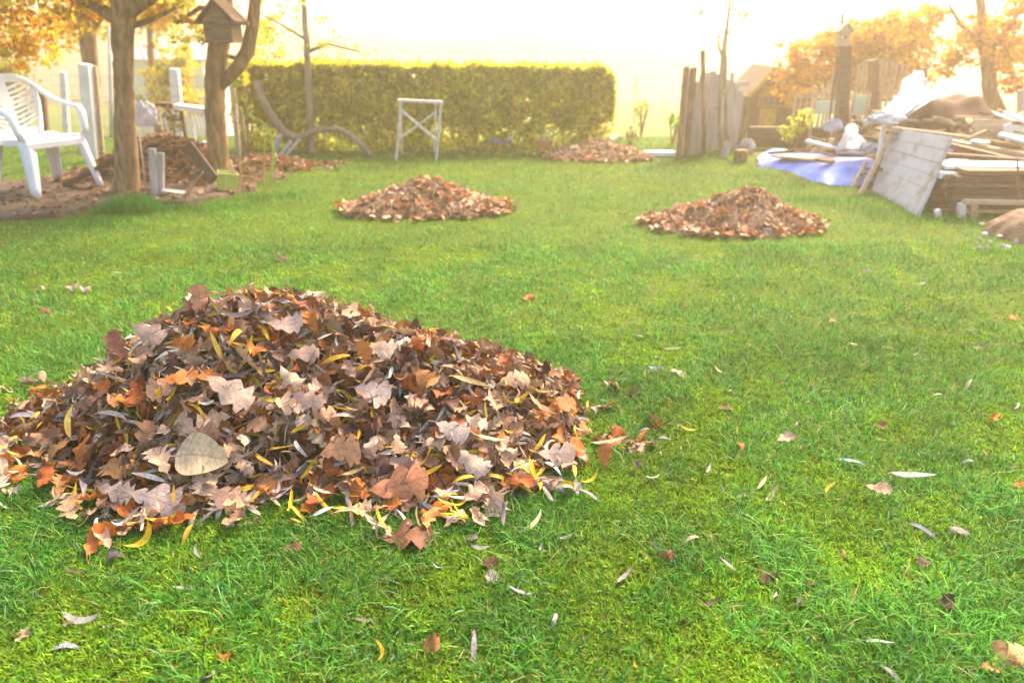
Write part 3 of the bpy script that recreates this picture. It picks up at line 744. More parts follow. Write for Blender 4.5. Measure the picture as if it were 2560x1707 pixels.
# ------------------------------------------------------------------ foliage helpers
def foliage_arrays(blobs, size, dens, cols, drop=1.0, shell=.5, aspect=.6):
    """blobs: (center, (rx,ry,rz)); leaf rhombi scattered through each"""
    VV, CC = [], []
    for c, r in blobs:
        vol = 4/3*PI*r[0]*r[1]*r[2]; n = max(12, int(vol*dens))
        d = rng.normal(size=(n, 3)); d /= np.linalg.norm(d, axis=1)[:, None]
        rad = rng.random(n)**(shell)
        # clumps
        nc = max(3, n//26); cc = rng.normal(size=(nc, 3)); cc /= np.linalg.norm(cc, axis=1)[:, None]; cc *= (rng.random(nc)**.45)[:, None]
        pick_ = rng.integers(0, nc, n)
        pts = cc[pick_]+rng.normal(0, .13, (n, 3))
        free = rng.random(n) < .25; pts[free] = (d*rad[:, None])[free]
        pts = pts*np.array(r)+np.array(c)
        s = size*rng.uniform(.6, 1.35, n)
        a = rng.normal(size=(n, 3)); a /= np.linalg.norm(a, axis=1)[:, None]
        b = np.cross(a, rng.normal(size=(n, 3))); b /= np.linalg.norm(b, axis=1)[:, None]
        a = a*s[:, None]; b = b*(s*aspect)[:, None]
        V = np.stack([pts-a, pts-b*.9, pts+a, pts+b*.9], 1)
        VV.append(V.reshape(-1, 3))
        ci = rng.integers(0, len(cols), nc)[pick_]; col = np.array(cols)[ci]*rng.uniform(.7, 1.3, (n, 1))
        CC.append(np.repeat(col, 4, axis=0))
    V = np.vstack(VV); C = np.vstack(CC); n = len(V)//4
    return V, np.arange(n*4).reshape(n, 4), C
def foliage(name, blobs, size, dens, cols, parent=None, **kw):
    V, F, C = foliage_arrays(blobs, size, dens, cols, **kw)
    if parent is not None: V = V-np.array(parent.location)
    return fastmesh(name, V, F, None, C, M_FOL, parent=parent, smooth=False)
AUT = [(.66, .27, .008), (.78, .38, .012), (.46, .18, .006), (.58, .34, .015)]
AUT2 = [(.66, .50, .01), (.78, .62, .01), (.50, .40, .015)]
HEDGEC = [(.60, .58, .012), (.74, .66, .015), (.32, .36, .02), (.62, .44, .012), (.70, .72, .08)]
YG = [(.42, .48, .05), (.34, .42, .05), (.55, .52, .06)]

def tree(name, label, group, footx, footy, Y, r0, pts_px, blobs, size, dens, cols, limbs=(), cat='tree', bark=M_BARK, zf=None):
    """pts_px: trunk centre line in photo pixels with radius px; limbs lists of the same"""
    base = P(footx, footy, Y); zt = float(terrain(base.x, Y)); base.z = zt
    root = empty(name, base, label, cat, group)
    pts = [Vector((base.x, Y, zt-.03))]+[P(a, b, Y) for a, b, r in pts_px]
    k = mpp(Y, 1); rad = [r0*k*1.15]+[r*k for a, b, r in pts_px]
    mb = MB(); 
    # densify
    dp, dr = [], []
    for i in range(len(pts)-1):
        for t in np.linspace(0, 1, 7)[:-1]:
            j = Vector((rnd.gauss(0, .003), rnd.gauss(0, .003), 0)) if i or t > 0 else Vector((0, 0, 0))
            dp.append(pts[i].lerp(pts[i+1], t)+j); dr.append(rad[i]*(1-t)+rad[i+1]*t)
    dp.append(pts[-1]); dr.append(rad[-1])
    mb.tube(dp, dr, 14, rough=.04)
    tr = mb.build('trunk', bark, root, smooth=True)
    for lim in limbs:
        m2 = MB(); lp = [P(a, b, Y+dy) for a, b, r, dy in lim]; lr = [r*k for a, b, r, dy in lim]
        m2.tube(lp, lr, 8, rough=.08); m2.build('branch', bark, root, smooth=True)
    bl = [(P(a, b, Y+dy), (rx*k, ry, rz*k)) for a, b, dy, rx, ry, rz in blobs]
    if bl: foliage('crown', bl, size, dens, cols, root)
    return root

# left garden trees (old apple trees)
G1 = 'garden trees on the left'
tree('apple_tree', 'thick leaning tree trunk beside the white plastic chair', G1, 316, 482, 6.5, 34,
     [(318, 440, 30), (312, 300, 25), (308, 200, 22), (306, 90, 26), (312, 0, 30), (330, -120, 22), (350, -260, 14)],
     [(120, -20, .2, 180, .5, 85), (20, 60, .3, 110, .4, 75), (80, 125, .5, 90, .4, 48), (20, 130, .3, 60, .3, 40), (350, -150, .1, 260, .8, 110), (200, -260, 0, 300, .9, 120), (430, 40, .2, 70, .2, 28), (250, 30, .4, 60, .3, 40), (390, 20, .3, 50, .3, 30)],
     .028, 5200, AUT[1:]+AUT2,
     limbs=[[(310, 60, 20, 0), (230, 10, 14, .1), (120, -30, 9, .2), (20, -70, 5, .3)], [(312, 40, 16, 0), (380, 0, 11, -.1), (460, -80, 7, -.2)], [(315, 70, 9, 0), (380, 50, 6, .1), (440, 20, 4, .1)]])
tree('apple_tree', 'straight tree trunk with a nest box, right of the twig heap', G1, 548, 455, 7.05, 30,
     [(546, 400, 27), (540, 300, 25), (536, 200, 24), (548, 110, 25), (556, 40, 24), (560, -60, 20), (570, -200, 14)],
     [(490, 85, -.1, 70, .2, 36), (430, 100, -.1, 70, .2, 32), (470, 30, .1, 80, .3, 40), (660, 100, .3, 60, .3, 40), (610, 190, .3, 40, .3, 40), (560, -120, 0, 220, .8, 100), (700, -60, .2, 120, .4, 55), (700, 30, .4, 60, .2, 22), (640, 80, .2, 30, .2, 12), (430, -30, 0, 90, .3, 35)],
     .026, 2200, AUT2+YG[:1],
     limbs=[[(548, 215, 16, 0), (590, 175, 17, 0), (618, 130, 18, 0), (632, 60, 16, 0), (640, -20, 14, 0), (660, -130, 8, 0)], [(600, 150, 7, .02), (570, 140, 5, 0), (555, 120, 4, 0)],
            [(555, 30, 9, 0), (500, 20, 6, -.1), (440, 60, 4, -.1)]])
tree('plum_tree', 'dim trunk standing behind the chair and white fence post', G1, 232, 395, 9.2, 18,
     [(232, 330, 17), (230, 200, 18), (215, 60, 20), (215, -40, 18), (200, -160, 10)],
     [(200, 20, 0, 110, .4, 60), (120, -90, 0, 200, .6, 80), (180, 90, .1, 60, .2, 35)], .035, 700, AUT,
     limbs=[[(218, 90, 9, 0), (270, 20, 7, 0), (300, -60, 4, 0)]])
tree('maple_tree', 'far tree with a glowing yellow orange crown behind the wire fence', G1, 380, 250, 13.5, 9, [(380, 200, 8), (375, 100, 7), (372, 0, 5)],
     [(380, 30, 0, 120, .7, 60), (300, 70, 0, 70, .5, 40), (470, 60, .2, 80, .5, 45), (250, 10, .3, 100, .6, 50), (420, 130, .1, 60, .4, 25), (150, 70, .5, 90, .5, 50), (560, 30, .3, 70, .4, 40), (440, 170, .3, 70, .4, 30), (660, 60, .4, 60, .4, 30)], .06, 800, AUT2+AUT[:1])
tree('sapling', 'slender pale young tree in front of the hedge with few yellow leaves', G1, 778, 372, 9.0, 10,
     [(775, 300, 9), (770, 200, 8), (768, 120, 8), (762, 40, 7), (750, -60, 4)],
     [(740, 60, 0, 70, .3, 35), (830, 110, 0, 80, .3, 30), (690, 110, 0, 80, .3, 50), (760, -50, 0, 120, .4, 50), (900, 130, 0, 40, .2, 14)], .03, 900, AUT2,
     limbs=[[(768, 130, 5, 0), (820, 110, 3, 0), (900, 130, 2, 0)], [(766, 100, 4, 0), (700, 60, 2.5, 0), (660, 40, 2, 0)]], bark=M_BARKP)
# right garden trees
G2 = 'autumn trees beyond the heap'
def ybase(px): return 0
tree('oak_tree', 'dark orange leafy tree behind the birdhouse post', G2, 2190, 330, 11.5, 18, [(2190, 250, 15), (2185, 150, 12), (2180, 60, 8)],
     [(2110, 190, 0, 130, .6, 60), (2000, 160, 0, 60, .4, 50), (1990, 225, 0, 55, .4, 45), (2230, 120, 0, 110, .7, 75), (2160, 90, 0, 90, .5, 40), (2280, 60, 0, 60, .5, 45), (2060, 115, .2, 90, .4, 35), (2240, 200, 0, 90, .5, 50), (1955, 205, -.3, 40, .3, 26), (2000, 240, -.5, 50, .3, 30), (1990, 190, -.2, 55, .3, 30), (2330, 30, 0, 40, .3, 20)],
     .04, 4200, AUT)
tree('maple_tree', 'orange tree with gaps of sky and a dark trunk at the right edge', G2, 2478, 290, 10.4, 20, [(2476, 240, 18), (2468, 150, 16), (2455, 80, 12), (2450, -20, 9)],
     [(2450, 110, 0, 80, .5, 55), (2380, 150, 0, 50, .3, 40), (2530, 130, 0, 70, .5, 60), (2510, 60, 0, 50, .4, 35), (2540, 200, .2, 60, .4, 36), (2420, 50, 0, 34, .3, 18), (2560, 20, 0, 40, .4, 24), (2640, 120, 0, 80, .5, 90)],
     .04, 3600, AUT, limbs=[[(2465, 140, 9, 0), (2530, 60, 6, 0), (2570, -20, 4, 0)], [(2460, 120, 8, 0), (2400, 60, 5, 0), (2370, 10, 3, 0)], [(2474, 200, 8, 0), (2500, 260, 8, 0), (2520, 300, 9, 0)]])
tree('birch_tree', 'thin bare twigs with a few orange leaves hanging at the top right', G2, 1822, 360, 9.0, 6, [(1815, 250, 5), (1812, 130, 4), (1822, 20, 3), (1830, -70, 2)],
     [(1835, 20, 0, 26, .1, 18), (1860, 40, 0, 16, .1, 10), (1740, 30, 0, 16, .1, 6), (1950, 110, 0, 10, .1, 10), (1830, -70, 0, 120, .3, 50), (1690, -30, 0, 60, .2, 30)], .03, 900, AUT[:2], bark=M_BARKP,
     limbs=[[(1812, 160, 3, 0), (1798, 120, 3, 0), (1795, 90, 1.5, 0)], [(1815, 90, 2, 0), (1860, 40, 1.5, 0), (1900, 0, 1, 0)]])
# far trees in the haze
G3 = 'far conifers in the mist'
def conifer(px, ytop, ybot, Y, label):
    a = P(px, ybot, Y); zt = float(terrain(a.x, Y)); t = P(px, ytop, Y); H = t.z-zt
    root = empty('fir_tree', (a.x, Y, zt), label, 'fir tree', G3)
    MB().tube([(a.x, Y, zt-.1), (a.x, Y, zt+H*.95)], [H*.03, H*.005], 7).build('trunk', M_BARK, root)
    bl = [((a.x, Y, zt+H*(.15+.8*i/8)), (H*.24*(1-i/8.6), H*.24*(1-i/8.6), H*.07)) for i in range(9)]
    foliage('crown', bl, H*.03, 420/H, [(.05, .08, .03), (.07, .1, .04)], root)
conifer(1588, 190, 250, 30, 'pointed fir in the mist right of the hedge end')
conifer(1662, 235, 270, 36, 'smaller far fir in the mist beside the board fence')
conifer(1480, 150, 250, 55, 'faint fir top above the right end of the hedge')
for i, (px, yt) in enumerate([(560, 112), (905, 120), (1010, 112), (1180, 122), (1260, 128), (1330, 134), (1700, 160)]):
    conifer(px, yt, 200, 60+i*2, ['very faint fir on the skyline behind the left trees', 'very faint fir on the skyline over the hedge, left', 'faint taller fir over the hedge above the trestle', 'faint fir over the middle of the hedge', 'faint fir over the hedge, right of the middle', 'faint small fir over the right part of the hedge', 'faint fir behind the board fence'][i])

# ------------------------------------------------------------------ hedge
def hedge():
    Yf = G(1000, 385).y+.25; k = mpp(Yf, .5)
    xl, xr = P(590, 300, Yf).x, P(1535, 300, Yf).x
    zt = P(1200, 172, Yf).z
    root = empty('hedge', ((xl+xr)/2, Yf, 0), 'long clipped yellow green hedge across the back of the lawn', 'hedge')
    n = 78000
    x = rng.uniform(xl, xr, n); 
    u = (x-xl)/(xr-xl)
    top = zt+.05*(1-u)+.022*snoise(x, x*0, .8, 61)+.016*snoise(x, x*0, 3, 62)+np.where(rng.random(n) < .02, rng.uniform(0, .07, n), 0)
    endr = np.clip((xr-x)/.22, 0, 1); top = top-.20*(1-np.sqrt(1-(1-endr)**2))
    z = top*(1-rng.random(n)**1.25*1.0)
    dep = .5
    surf = rng.random(n)
    y = np.where(surf < .62, Yf+np.abs(rng.normal(0, .05, n))+.10*snoise(x, z, .9, 71)*1.0+.05*snoise(x, z, 2.6, 72), Yf+rng.uniform(0, dep, n))
    onTop = (surf > .62) & (surf < .85); z = np.where(onTop, top-np.abs(rng.normal(0, .025, n)), z)
    low = z/zt
    keep = (low > .34+.14*snoise(x, y*0, .9, 77)) | (rng.random(n) < .42+.30*snoise(x, z, 1.1, 78))
    hole = snoise(x, z, 2.0, 55)+.4*snoise(x, z, 5.0, 56) < -.75; keep &= ~(hole & (surf < .62))
    x, y, z = x[keep], y[keep], z[keep]; n = len(x)
    s = .029*rng.uniform(.5, 1.6, n)
    a = rng.normal(size=(n, 3)); a /= np.linalg.norm(a, axis=1)[:, None]; b = np.cross(a, rng.normal(size=(n, 3))); b /= np.linalg.norm(b, axis=1)[:, None]
    p = np.stack([x, y, z], 1)-np.array(root.location); a = a*s[:, None]; b = b*(s*.65)[:, None]
    V = np.stack([p-a, p-b, p+a, p+b], 1).reshape(-1, 3)
    cl = (snoise(x, z, 1.6, 91)+1)/2; ci = np.clip((cl*4.9+rng.normal(0, .9, n)).astype(int), 0, 4)
    C = np.repeat(np.array(HEDGEC)[ci]*rng.uniform(.7, 1.3, (n, 1)), 4, axis=0)
    fastmesh('foliage', V, np.arange(n*4).reshape(n, 4), None, C, M_FOL, parent=root, smooth=False)
    for i in range(26):
        x0 = xl+(xr-xl)*(i+.5)/26+rnd.uniform(-.06, .06); yy = Yf+rnd.uniform(.12, .5)
        MB().tube([(x0, yy, -.02), (x0+rnd.uniform(-.04, .04), yy, .3), (x0+rnd.uniform(-.1, .1), yy, .62)], [.02, .016, .01], 7, rough=.1).build('stem', M_BARKP if i % 2 else M_BARK, root, smooth=True)
    return Yf, xl, xr
HY, HXL, HXR = hedge()
# low planting in front of the hedge
def border():
    blobs = []
    for i in range(60):
        px = rnd.uniform(930, 1600); p = G(px, rnd.uniform(386, 394)); blobs.append((p+Vector((0, 0, .035)), (.10, .07, .05)))
    o = foliage('ground_cover', blobs, .02, 26000, [(.12, .2, .04), (.18, .26, .05), (.45, .40, .05)]); tag(o, 'low green planting with yellow flowers along the hedge foot', 'ground cover', None, 'stuff')
    for (px, py, lab) in ((1240, 350, 'blue flowering clump under the middle of the hedge'), (1275, 352, 'smaller violet blue flower clump right of the bigger one'), (1537, 345, 'white and blue flower clump at the hedge end')):
        b = G(px, 385); root = empty('flower', b, lab, 'flower', 'flowers at the hedge foot')
        t = P(px, py, b.y)
        mb = MB()
        for j in range(9): mb.tube([b+Vector((rnd.uniform(-.03, .03), 0, 0)), t+Vector((rnd.uniform(-.08, .08), rnd.uniform(-.03, .03), rnd.uniform(-.05, .03)))], .003, 5)
        mb.build('stem', MC.get('g') or mat('stem_green', (.1, .2, .04)), root)
        foliage('blossom', [(t, (.09 if px == 1240 else .05, .04, .045))], .017, 90000, [(.25, .30, .75), (.35, .38, .8)] if px != 1537 else [(.7, .72, .85), (.45, .5, .85)], root)
    c = G(1362, 388)+Vector((0, .10, 0)); root = empty('plant_pot', c, 'orange terracotta pot with a grey shrub under the hedge', 'plant pot')
    MB().lathe(c, [(.0, 0), (.07, 0), (.085, .11), (.095, .11), (.10, .15), (.085, .15), (.08, .11), (0, .1)], 22).build('pot', M_POT, root, smooth=False)
    foliage('foliage', [(c+Vector((0, 0, .24)), (.12, .1, .1))], .022, 12000, [(.4, .42, .3), (.5, .5, .4)], root)
border()
# tall plants and shrubs between hedge end and fence
def shrub(name, px, py0, py1, Y, wpx, cols, label, cat='shrub', size=.03, dens=3500, group=None, zb=None):
    z0 = float(terrain(P(px, py0, Y).x, Y)) if zb is None else zb; b = P(px, py0, Y); b.z = z0; t = P(px, py1, Y); k = mpp(Y, .5)
    root = empty(name, b, label, cat, group); h = t.z-z0
    mb = MB()
    for j in range(5):
        a = rnd.uniform(-1, 1)*wpx*k*.35; mb.tube([(b.x, Y, z0-.02), (b.x+a*.5, Y, z0+h*.4), (b.x+a, Y+rnd.uniform(-.1, .1), z0+h*.85)], [.012, .009, .004], 6)
    mb.build('stem', M_BARK, root)
    bl = []
    for j in range(9):
        q = rnd.uniform(.25, .92); rr = wpx*k*.5*(1-.5*abs(q-.5)); bl.append((Vector((b.x+rnd.uniform(-1, 1)*rr*.6, Y+rnd.uniform(-1, 1)*rr*.5, z0+h*q)), (rr*.55, rr*.5, h*.15)))
    foliage('leaves', bl, size, dens, cols, root)
    return root
shrub('shrub', 1680, 372, 278, 9.6, 50, [(.28, .42, .05), (.2, .34, .04)], 'green shrub just left of the board fence', dens=12000)
shrub('shrub', 1600, 370, 250, 10.5, 46, YG, 'thin yellowing shrub between hedge end and fence', dens=4000)
shrub('shrub', 1575, 372, 320, 9.6, 70, [(.3, .34, .1), (.4, .4, .15)], 'low pale shrub behind the farthest leaf pile', dens=5000)
shrub('shrub', 1985, 372, 268, 8.4, 88, [(.55, .55, .05), (.62, .6, .07), (.42, .46, .05)], 'bright yellow green bush before the playhouse', zb=.10, dens=20000, size=.028)
shrub('conifer_shrub', 440, 420, 262, 7.75, 105, [(.33, .24, .04), (.26, .17, .03), (.2, .13, .03)], 'rusty brown conifer bush between the two left trunks', dens=5200, size=.024)
shrub('shrub', 620, 385, 150, 8.4, 90, [(.30, .36, .04), (.22, .28, .04), (.42, .44, .05)], 'tall green bush at the left end of the hedge', dens=1800)
shrub('shrub', 420, 200, 60, 13, 210, AUT2+[(.3, .3, .05)], 'sunlit yellow bush far behind the two left trunks', dens=1500, size=.05)
shrub('shrub', 60, 330, 140, 12, 220, [(.4, .34, .06), (.3, .26, .05)], 'brownish bush beyond the fence behind the chair', dens=1800, size=.04)

# ------------------------------------------------------------------ plastic chair
def chair():
    # local frame: x right, y front, z up ; feet at z=0
    A = G(90, 497, .03)
    S = 1.07
    rz = math.radians(-118)
    root = empty('garden_chair', (0, 0, 0), 'white moulded plastic garden armchair with fan slotted back, on the soil', 'chair')
    def part(mb, name, **k): return mb.build(name, M_PLASTIC, root, inv=False, **k)
    # seat: dished sheet with front lip
    mb = MB()
    def seat(u, v):
        w = .47-.05*v; x = (u-.5)*w; y = .235-.46*v
        z = .435-.02*math.sin(PI*u)*math.sin(PI*min(1, v*1.1))-.03*v+(-.035*(1-v/.07) if v < .07 else 0)
        return Vector((x, y, z))
    mb.grid(seat, 13, 16)
    for sx in (-1, 1): mb.grid(lambda u, v, sx=sx: Vector((sx*(.235-.025*u), .235-.46*u, .435-.03*u-.045*v)), 8, 2)
    mb.grid(lambda u, v: Vector(((u-.5)*.47, .236, .40-.04*v)), 8, 2)
    part(mb, 'seat', solid=.007, smooth=False)
    # back
    mb = MB()
    def bk(x, t):   # t 0 bottom .. 1 top ; returns 3d
        z = .40+.47*t; y = -.225-.135*t-.05*math.cos(x/.26*1.2)*.8+.02
        return Vector((x, y, z))
    def hw(t): return .165+.085*math.sin(min(1, t*1.25)*PI/2) if t < .8 else .25*math.sqrt(max(0, 1-((t-.8)/.2)**2*.75))
    # rim
    rim = [(-hw(t), t) for t in np.linspace(0, 1, 14)]+[(x, 1.0) for x in np.linspace(-hw(1)+.02, hw(1)-.02, 5)]+[(hw(t), t) for t in np.linspace(1, 0, 14)]
    mb.tube([bk(x, t) for x, t in rim], .017, 8, flat=1)
    # solid lower and upper bands
    mb.grid(lambda u, v: bk((u-.5)*2*hw(v*.16), v*.16), 12, 3)
    mb.grid(lambda u, v: bk((u-.5)*2*hw(.9+.1*v)*.98, .9+.1*v), 12, 3)
    # central spine
    mb.grid(lambda u, v: bk((u-.5)*(.055+.05*v), .14+.78*v), 4, 10)
    for sx in (-1, 1):
        for i in range(9):
            t0 = .14+.078*i
            def sl(u, v, sx=sx, t0=t0):
                x = .02+u*(hw(min(1, t0+.15))-.02); t = min(.96, t0+.16*u**1.3+(.040)*v)
                x = min(x, hw(t)); return bk(sx*x, t)
            mb.grid(sl, 7, 2)
    part(mb, 'backrest', solid=.007)
    for sx in (-1, 1):
        mb = MB()
        path = [(sx*.245, -.33, .80), (sx*.285, -.26, .735), (sx*.30, -.12, .675), (sx*.30, .05, .65), (sx*.295, .15, .645), (sx*.285, .205, .60), (sx*.27, .225, .50), (sx*.255, .235, .43)]
        wd = [.035, .045, .055, .06, .062, .058, .055, .055]
        vs = []; fs = []
        for i, p in enumerate(path):
            p = Vector(p); q = Vector(path[min(i+1, 7)])-Vector(path[max(i-1, 0)]); q.normalize()
            side = Vector((1, 0, 0)) if i < 5 else (Vector((1, 0, 0))*.8+Vector((0, 1, 0))*.1*sx)
            side.normalize(); n = side.cross(q).normalized()
            w = wd[i]/2
            for a, b in ((-1, -.35), (-.7, .25), (0, .42), (.7, .25), (1, -.35)): vs.append(p+side*a*w+n*b*.03*(-1 if n.z < 0 or (i > 5 and n.y < 0) else 1))
        for i in range(len(path)-1):
            for k in range(4): fs.append((i*5+k, i*5+k+1, (i+1)*5+k+1, (i+1)*5+k))
        mb.add(vs, fs); part(mb, 'armrest', solid=.007, smooth=True)
    for sx in (-1, 1):
        for fr in (1, -1):
            mb = MB(); vs = []
            top = Vector((sx*.235, .215*fr if fr > 0 else -.20, .43)); ft = Vector((sx*(.285 if fr > 0 else .27), .275 if fr > 0 else -.30, 0))
            for t in np.linspace(0, 1, 6):
                c = top.lerp(ft, t); w = .085*(1-t)+.042*t
                # L section leg
                vs += [c+Vector((-sx*w, 0, 0)), c+Vector((-sx*w*.4, .012*fr, 0)), c+Vector((0, 0.012*fr, 0)), c+Vector((sx*.012, -.4*w*fr, 0)), c+Vector((sx*.004, -w*fr, 0))]
            fs = [(i*5+k, i*5+k+1, (i+1)*5+k+1, (i+1)*5+k) for i in range(5) for k in range(4)]
            mb.add(vs, fs); part(mb, 'leg', solid=.008, smooth=True)
    root.scale = (S, S, S); root.rotation_euler = (0, 0, rz)
    # put the front-right-of-viewer leg foot at A
    c, s_ = math.cos(rz), math.sin(rz)
    lx, ly = .285*S, .275*S
    root.location = (A.x-(c*lx-s_*ly), A.y-(s_*lx+c*ly), .03)
chair()

# ------------------------------------------------------------------ fence on the left
def left_fence():
    Y = 8.35; root = empty('wire_fence', P(300, 395, Y)*1.0, 'sagging wire mesh fence on white and brown posts behind the left trees', 'fence'); root.location.z = 0
    specs = [(212, 160, 26, M_WHITE, 0), (236, 165, 12, M_WOODL, .06), (436, 172, 22, M_WHITE, .8), (158, 180, 14, M_WHITE, 1.6), (105, 230, 16, M_WOODB, 1.0), (578, 190, 12, M_WOODL, .3), (600, 270, 9, M_WOODL, .1)]
    for px, pt, w, m, dy in specs:
        yy = Y+dy; t = P(px, pt, yy); k = mpp(yy); mb = MB(); b = Vector((P(px+20, 400, yy).x, yy, float(terrain(t.x, yy))-.03))
        mb.bar(b, t, w*k, w*k*.8, up=(0, 1, 0)); mb.build('post', m, root, bevel=.006)
    mb = MB(); k = mpp(Y)
    x0, x1 = P(150, 300, Y+.05).x, P(600, 300, Y+.05).x; zt = P(300, 188, Y+.05).z
    for i in range(9):
        z = .05+(zt-.05)*i/8; pts = [(x, Y+.05, z-.012*math.sin((x-x0)/(x1-x0)*PI*2)**2) for x in np.linspace(x0, x1, 14)]
        mb.tube(pts, .0022, 4)
    for i in range(30):
        x = x0+(x1-x0)*i/29; mb.tube([(x, Y+.054, .04), (x, Y+.054, zt-.01)], .0016, 4)
    mb.build('wire_mesh', M_WIRE, root)
left_fence()
# pale house in the haze
def house():
    Y = 20.0; a = P(335, 260, Y); b = P(520, 260, Y); zt = P(400, 150, Y).z; zr = P(400, 105, Y).z; z0 = float(terrain((a.x+b.x)/2, Y))-.1
    root = empty('house', ((a.x+b.x)/2, Y, z0), 'pale cream house with a grey roof in the haze behind the left trees', 'house')
    w = b.x-a.x; cx = (a.x+b.x)/2; d = 3.0
    MB().box((cx, Y+d/2, (z0+zt)/2), (w, d, zt-z0)).build('wall', mat('cream_render', (.72, .66, .52), (.6, .55, .44), scale=3), root)
    mb = MB(); e = .15
    v = [(cx-w/2-e, Y-e, zt+.005), (cx+w/2+e, Y-e, zt+.005), (cx+w/2+e, Y+d+e, zt+.005), (cx-w/2-e, Y+d+e, zt+.005), (cx-w/2-e, Y+d/2, zr), (cx+w/2+e, Y+d/2, zr)]
    mb.add(v, [(0, 1, 5, 4), (2, 3, 4, 5), (1, 2, 5), (3, 0, 4), (3, 2, 1, 0)]); mb.build('roof', mat('slate_roof', (.3, .29, .33), (.2, .2, .23), scale=8), root)
    for i, px in enumerate((372, 470)):
        p = P(px, 205, Y); f = MB().box((p.x, Y-.01, p.z), (.26, .05, .36)).build('window', M_WHITE, root)
        MB().box((p.x, Y-.038, p.z), (.2, .01, .3)).build('pane', mat('dim_glass', (.12, .13, .15), rough=.15, bump=0), f)
house()
# nest box on the trunk
def nest_box(px, pyroof, pybase, Y, wpx, label, mw, mr, gable_h):
    k = mpp(Y, 1.2); c = P(px, pybase, Y); root = empty('nest_box', c, label, 'birdhouse', 'birdhouses')
    w = wpx*k; zt = P(px, pyroof, Y).z; ze = zt-gable_h*k; d = w*.9
    zb = c.z
    # box body with gable
    mb = MB(); x = w/2*.8
    v = []
    for yy in (Y-d/2, Y+d/2):
        v += [(c.x-x, yy, zb), (c.x+x, yy, zb), (c.x+x, yy, ze), (c.x, yy, zt-.012), (c.x-x, yy, ze)]
    mb.add(v, [(0, 1, 2, 3, 4), (9, 8, 7, 6, 5), (0, 5, 6, 1), (1, 6, 7, 2), (0, 4, 9, 5), (2, 7, 8, 3), (3, 8, 9, 4)]); body = mb.build('box', mw, root)
    for s in (-1, 1):
        p0 = Vector((c.x, Y, zt)); p1 = Vector((c.x+s*w*.62, Y, ze-.02)); mb = MB()
        mb.bar(p0+Vector((s*.001, 0, .006)), p1+Vector((0, 0, .006)), d*1.3, .012, up=(0, 0, 1)); mb.build('roof', mr, root)
    if wpx < 50: MB().tube([(c.x, Y-d/2-.003, (zb+ze)/2+.01), (c.x, Y-d/2+.004, (zb+ze)/2+.01)], w*.12, 14).build('entrance_hole_disc', mat('hole_shade', (.02, .015, .01), bump=0), root)  # solid near-black disc, shade inside the opening painted as its colour
    return root
nest_box(562, 2, 108, 6.78, 84, 'brown wooden nest box with pitched roof on the second left trunk', M_WOODB, M_WOODB, 48)
def shelf_beam():
    p = P(508, 52, 6.60); q = P(622, 60, 6.60); MB().bar(p, q, .03, .03).build('wooden_batten', M_WOODB, None, origin=p, bevel=.003)
    tag(bpy.data.objects['wooden_batten'], 'short wooden batten fixed across the front of the left nest box', 'batten')
shelf_beam()

# ------------------------------------------------------------------ clutter between the left trunks
def twig_heap():
    def h(X, Y):
        c = G(400, 455); d = ((X-c.x)/1.0)**2+((Y-c.y-.25)/.42)**2
        return np.where(d < 1.4, .40*np.exp(-d*2.0)-.02+.02*snoise(X, Y, 1.8, 4), -.05)
    c = G(400, 455)
    root = empty('compost_heap', (c.x, c.y+.25, 0), 'brown heap of twigs and dead leaves between the two left trunks', 'compost heap')
    o = heap_grid('mound', M_MULCH, c.x-1.3, c.x+1.3, c.y-.4, c.y+.9, h, n=60); o.parent = root; o.matrix_parent_inverse = Matrix.Translation(root.location).inverted(); 
    L = Leaves()
    for _ in range(900):
        x = rnd.gauss(c.x, .5); y = rnd.gauss(c.y+.2, .2); z = float(h(np.array(x), np.array(y)))
        if z < 0: continue
        L.add('oak', rnd.uniform(.05, .11), (x, y, z+.01), basis((0, 0, 1), rnd.uniform(0, 6.3), abs(rnd.gauss(0, .8)), rnd.uniform(0, 6)), tuple(q*.6 for q in col_jit(pick(OAKC)[0])), False)
    o = L.build('dead_leaves'); o.parent = root; o.matrix_parent_inverse = Matrix.Translation(root.location).inverted(); o['kind'] = 'stuff'
    mb = MB()
    for _ in range(90):
        x = rnd.gauss(c.x, .45); y = rnd.gauss(c.y+.1, .2); z = max(.02, float(h(np.array(x), np.array(y))))
        a = rnd.uniform(0, 6.3); l = rnd.uniform(.1, .35); dz = rnd.uniform(-.12, .15)
        mb.tube([(x-l*math.cos(a), y-l*math.sin(a)*.5, max(.01, z-dz)), (x, y, z+.02), (x+l*math.cos(a), y+l*math.sin(a)*.5, max(.01, z+dz))], [.006, .007, .004], 5)
    o = mb.build('twigs', M_BARK, root); o['kind'] = 'stuff'
twig_heap()
def beam(name, label, cat, p0, p1, w, h, m, group=None, bevel=.004, up=(0, 0, 1)):
    p0, p1 = Vector(p0), Vector(p1)
    o = MB().bar(p0, p1, w, h, up=up).build(name, m, None, origin=p0, bevel=bevel); tag(o, label, cat, group); return o
def stick(name, label, cat, pts, r, m, group=None, n=8):
    o = MB().tube(pts, r, n, rough=.05).build(name, m, None, origin=pts[0], smooth=True); tag(o, label, cat, group); return o
g4 = 'stakes and boards round the twig heap'
def post_px(name, label, cat, x0, y0, x1, y1, wpx, m, group=None, Y=None, thick=.8, round_=False, z0=None):
    b = G(x0, y0) if Y is None else P(x0, y0, Y); t = P(x1, y1, b.y if Y is None else Y); k = mpp(b.y)
    if round_: return stick(name, label, cat, [b, b.lerp(t, .5)+Vector((.004, 0, 0)), t], wpx*k/2, m, group)
    return beam(name, label, cat, b, t, wpx*k, wpx*k*thick, m, group, up=(0, 1, 0))
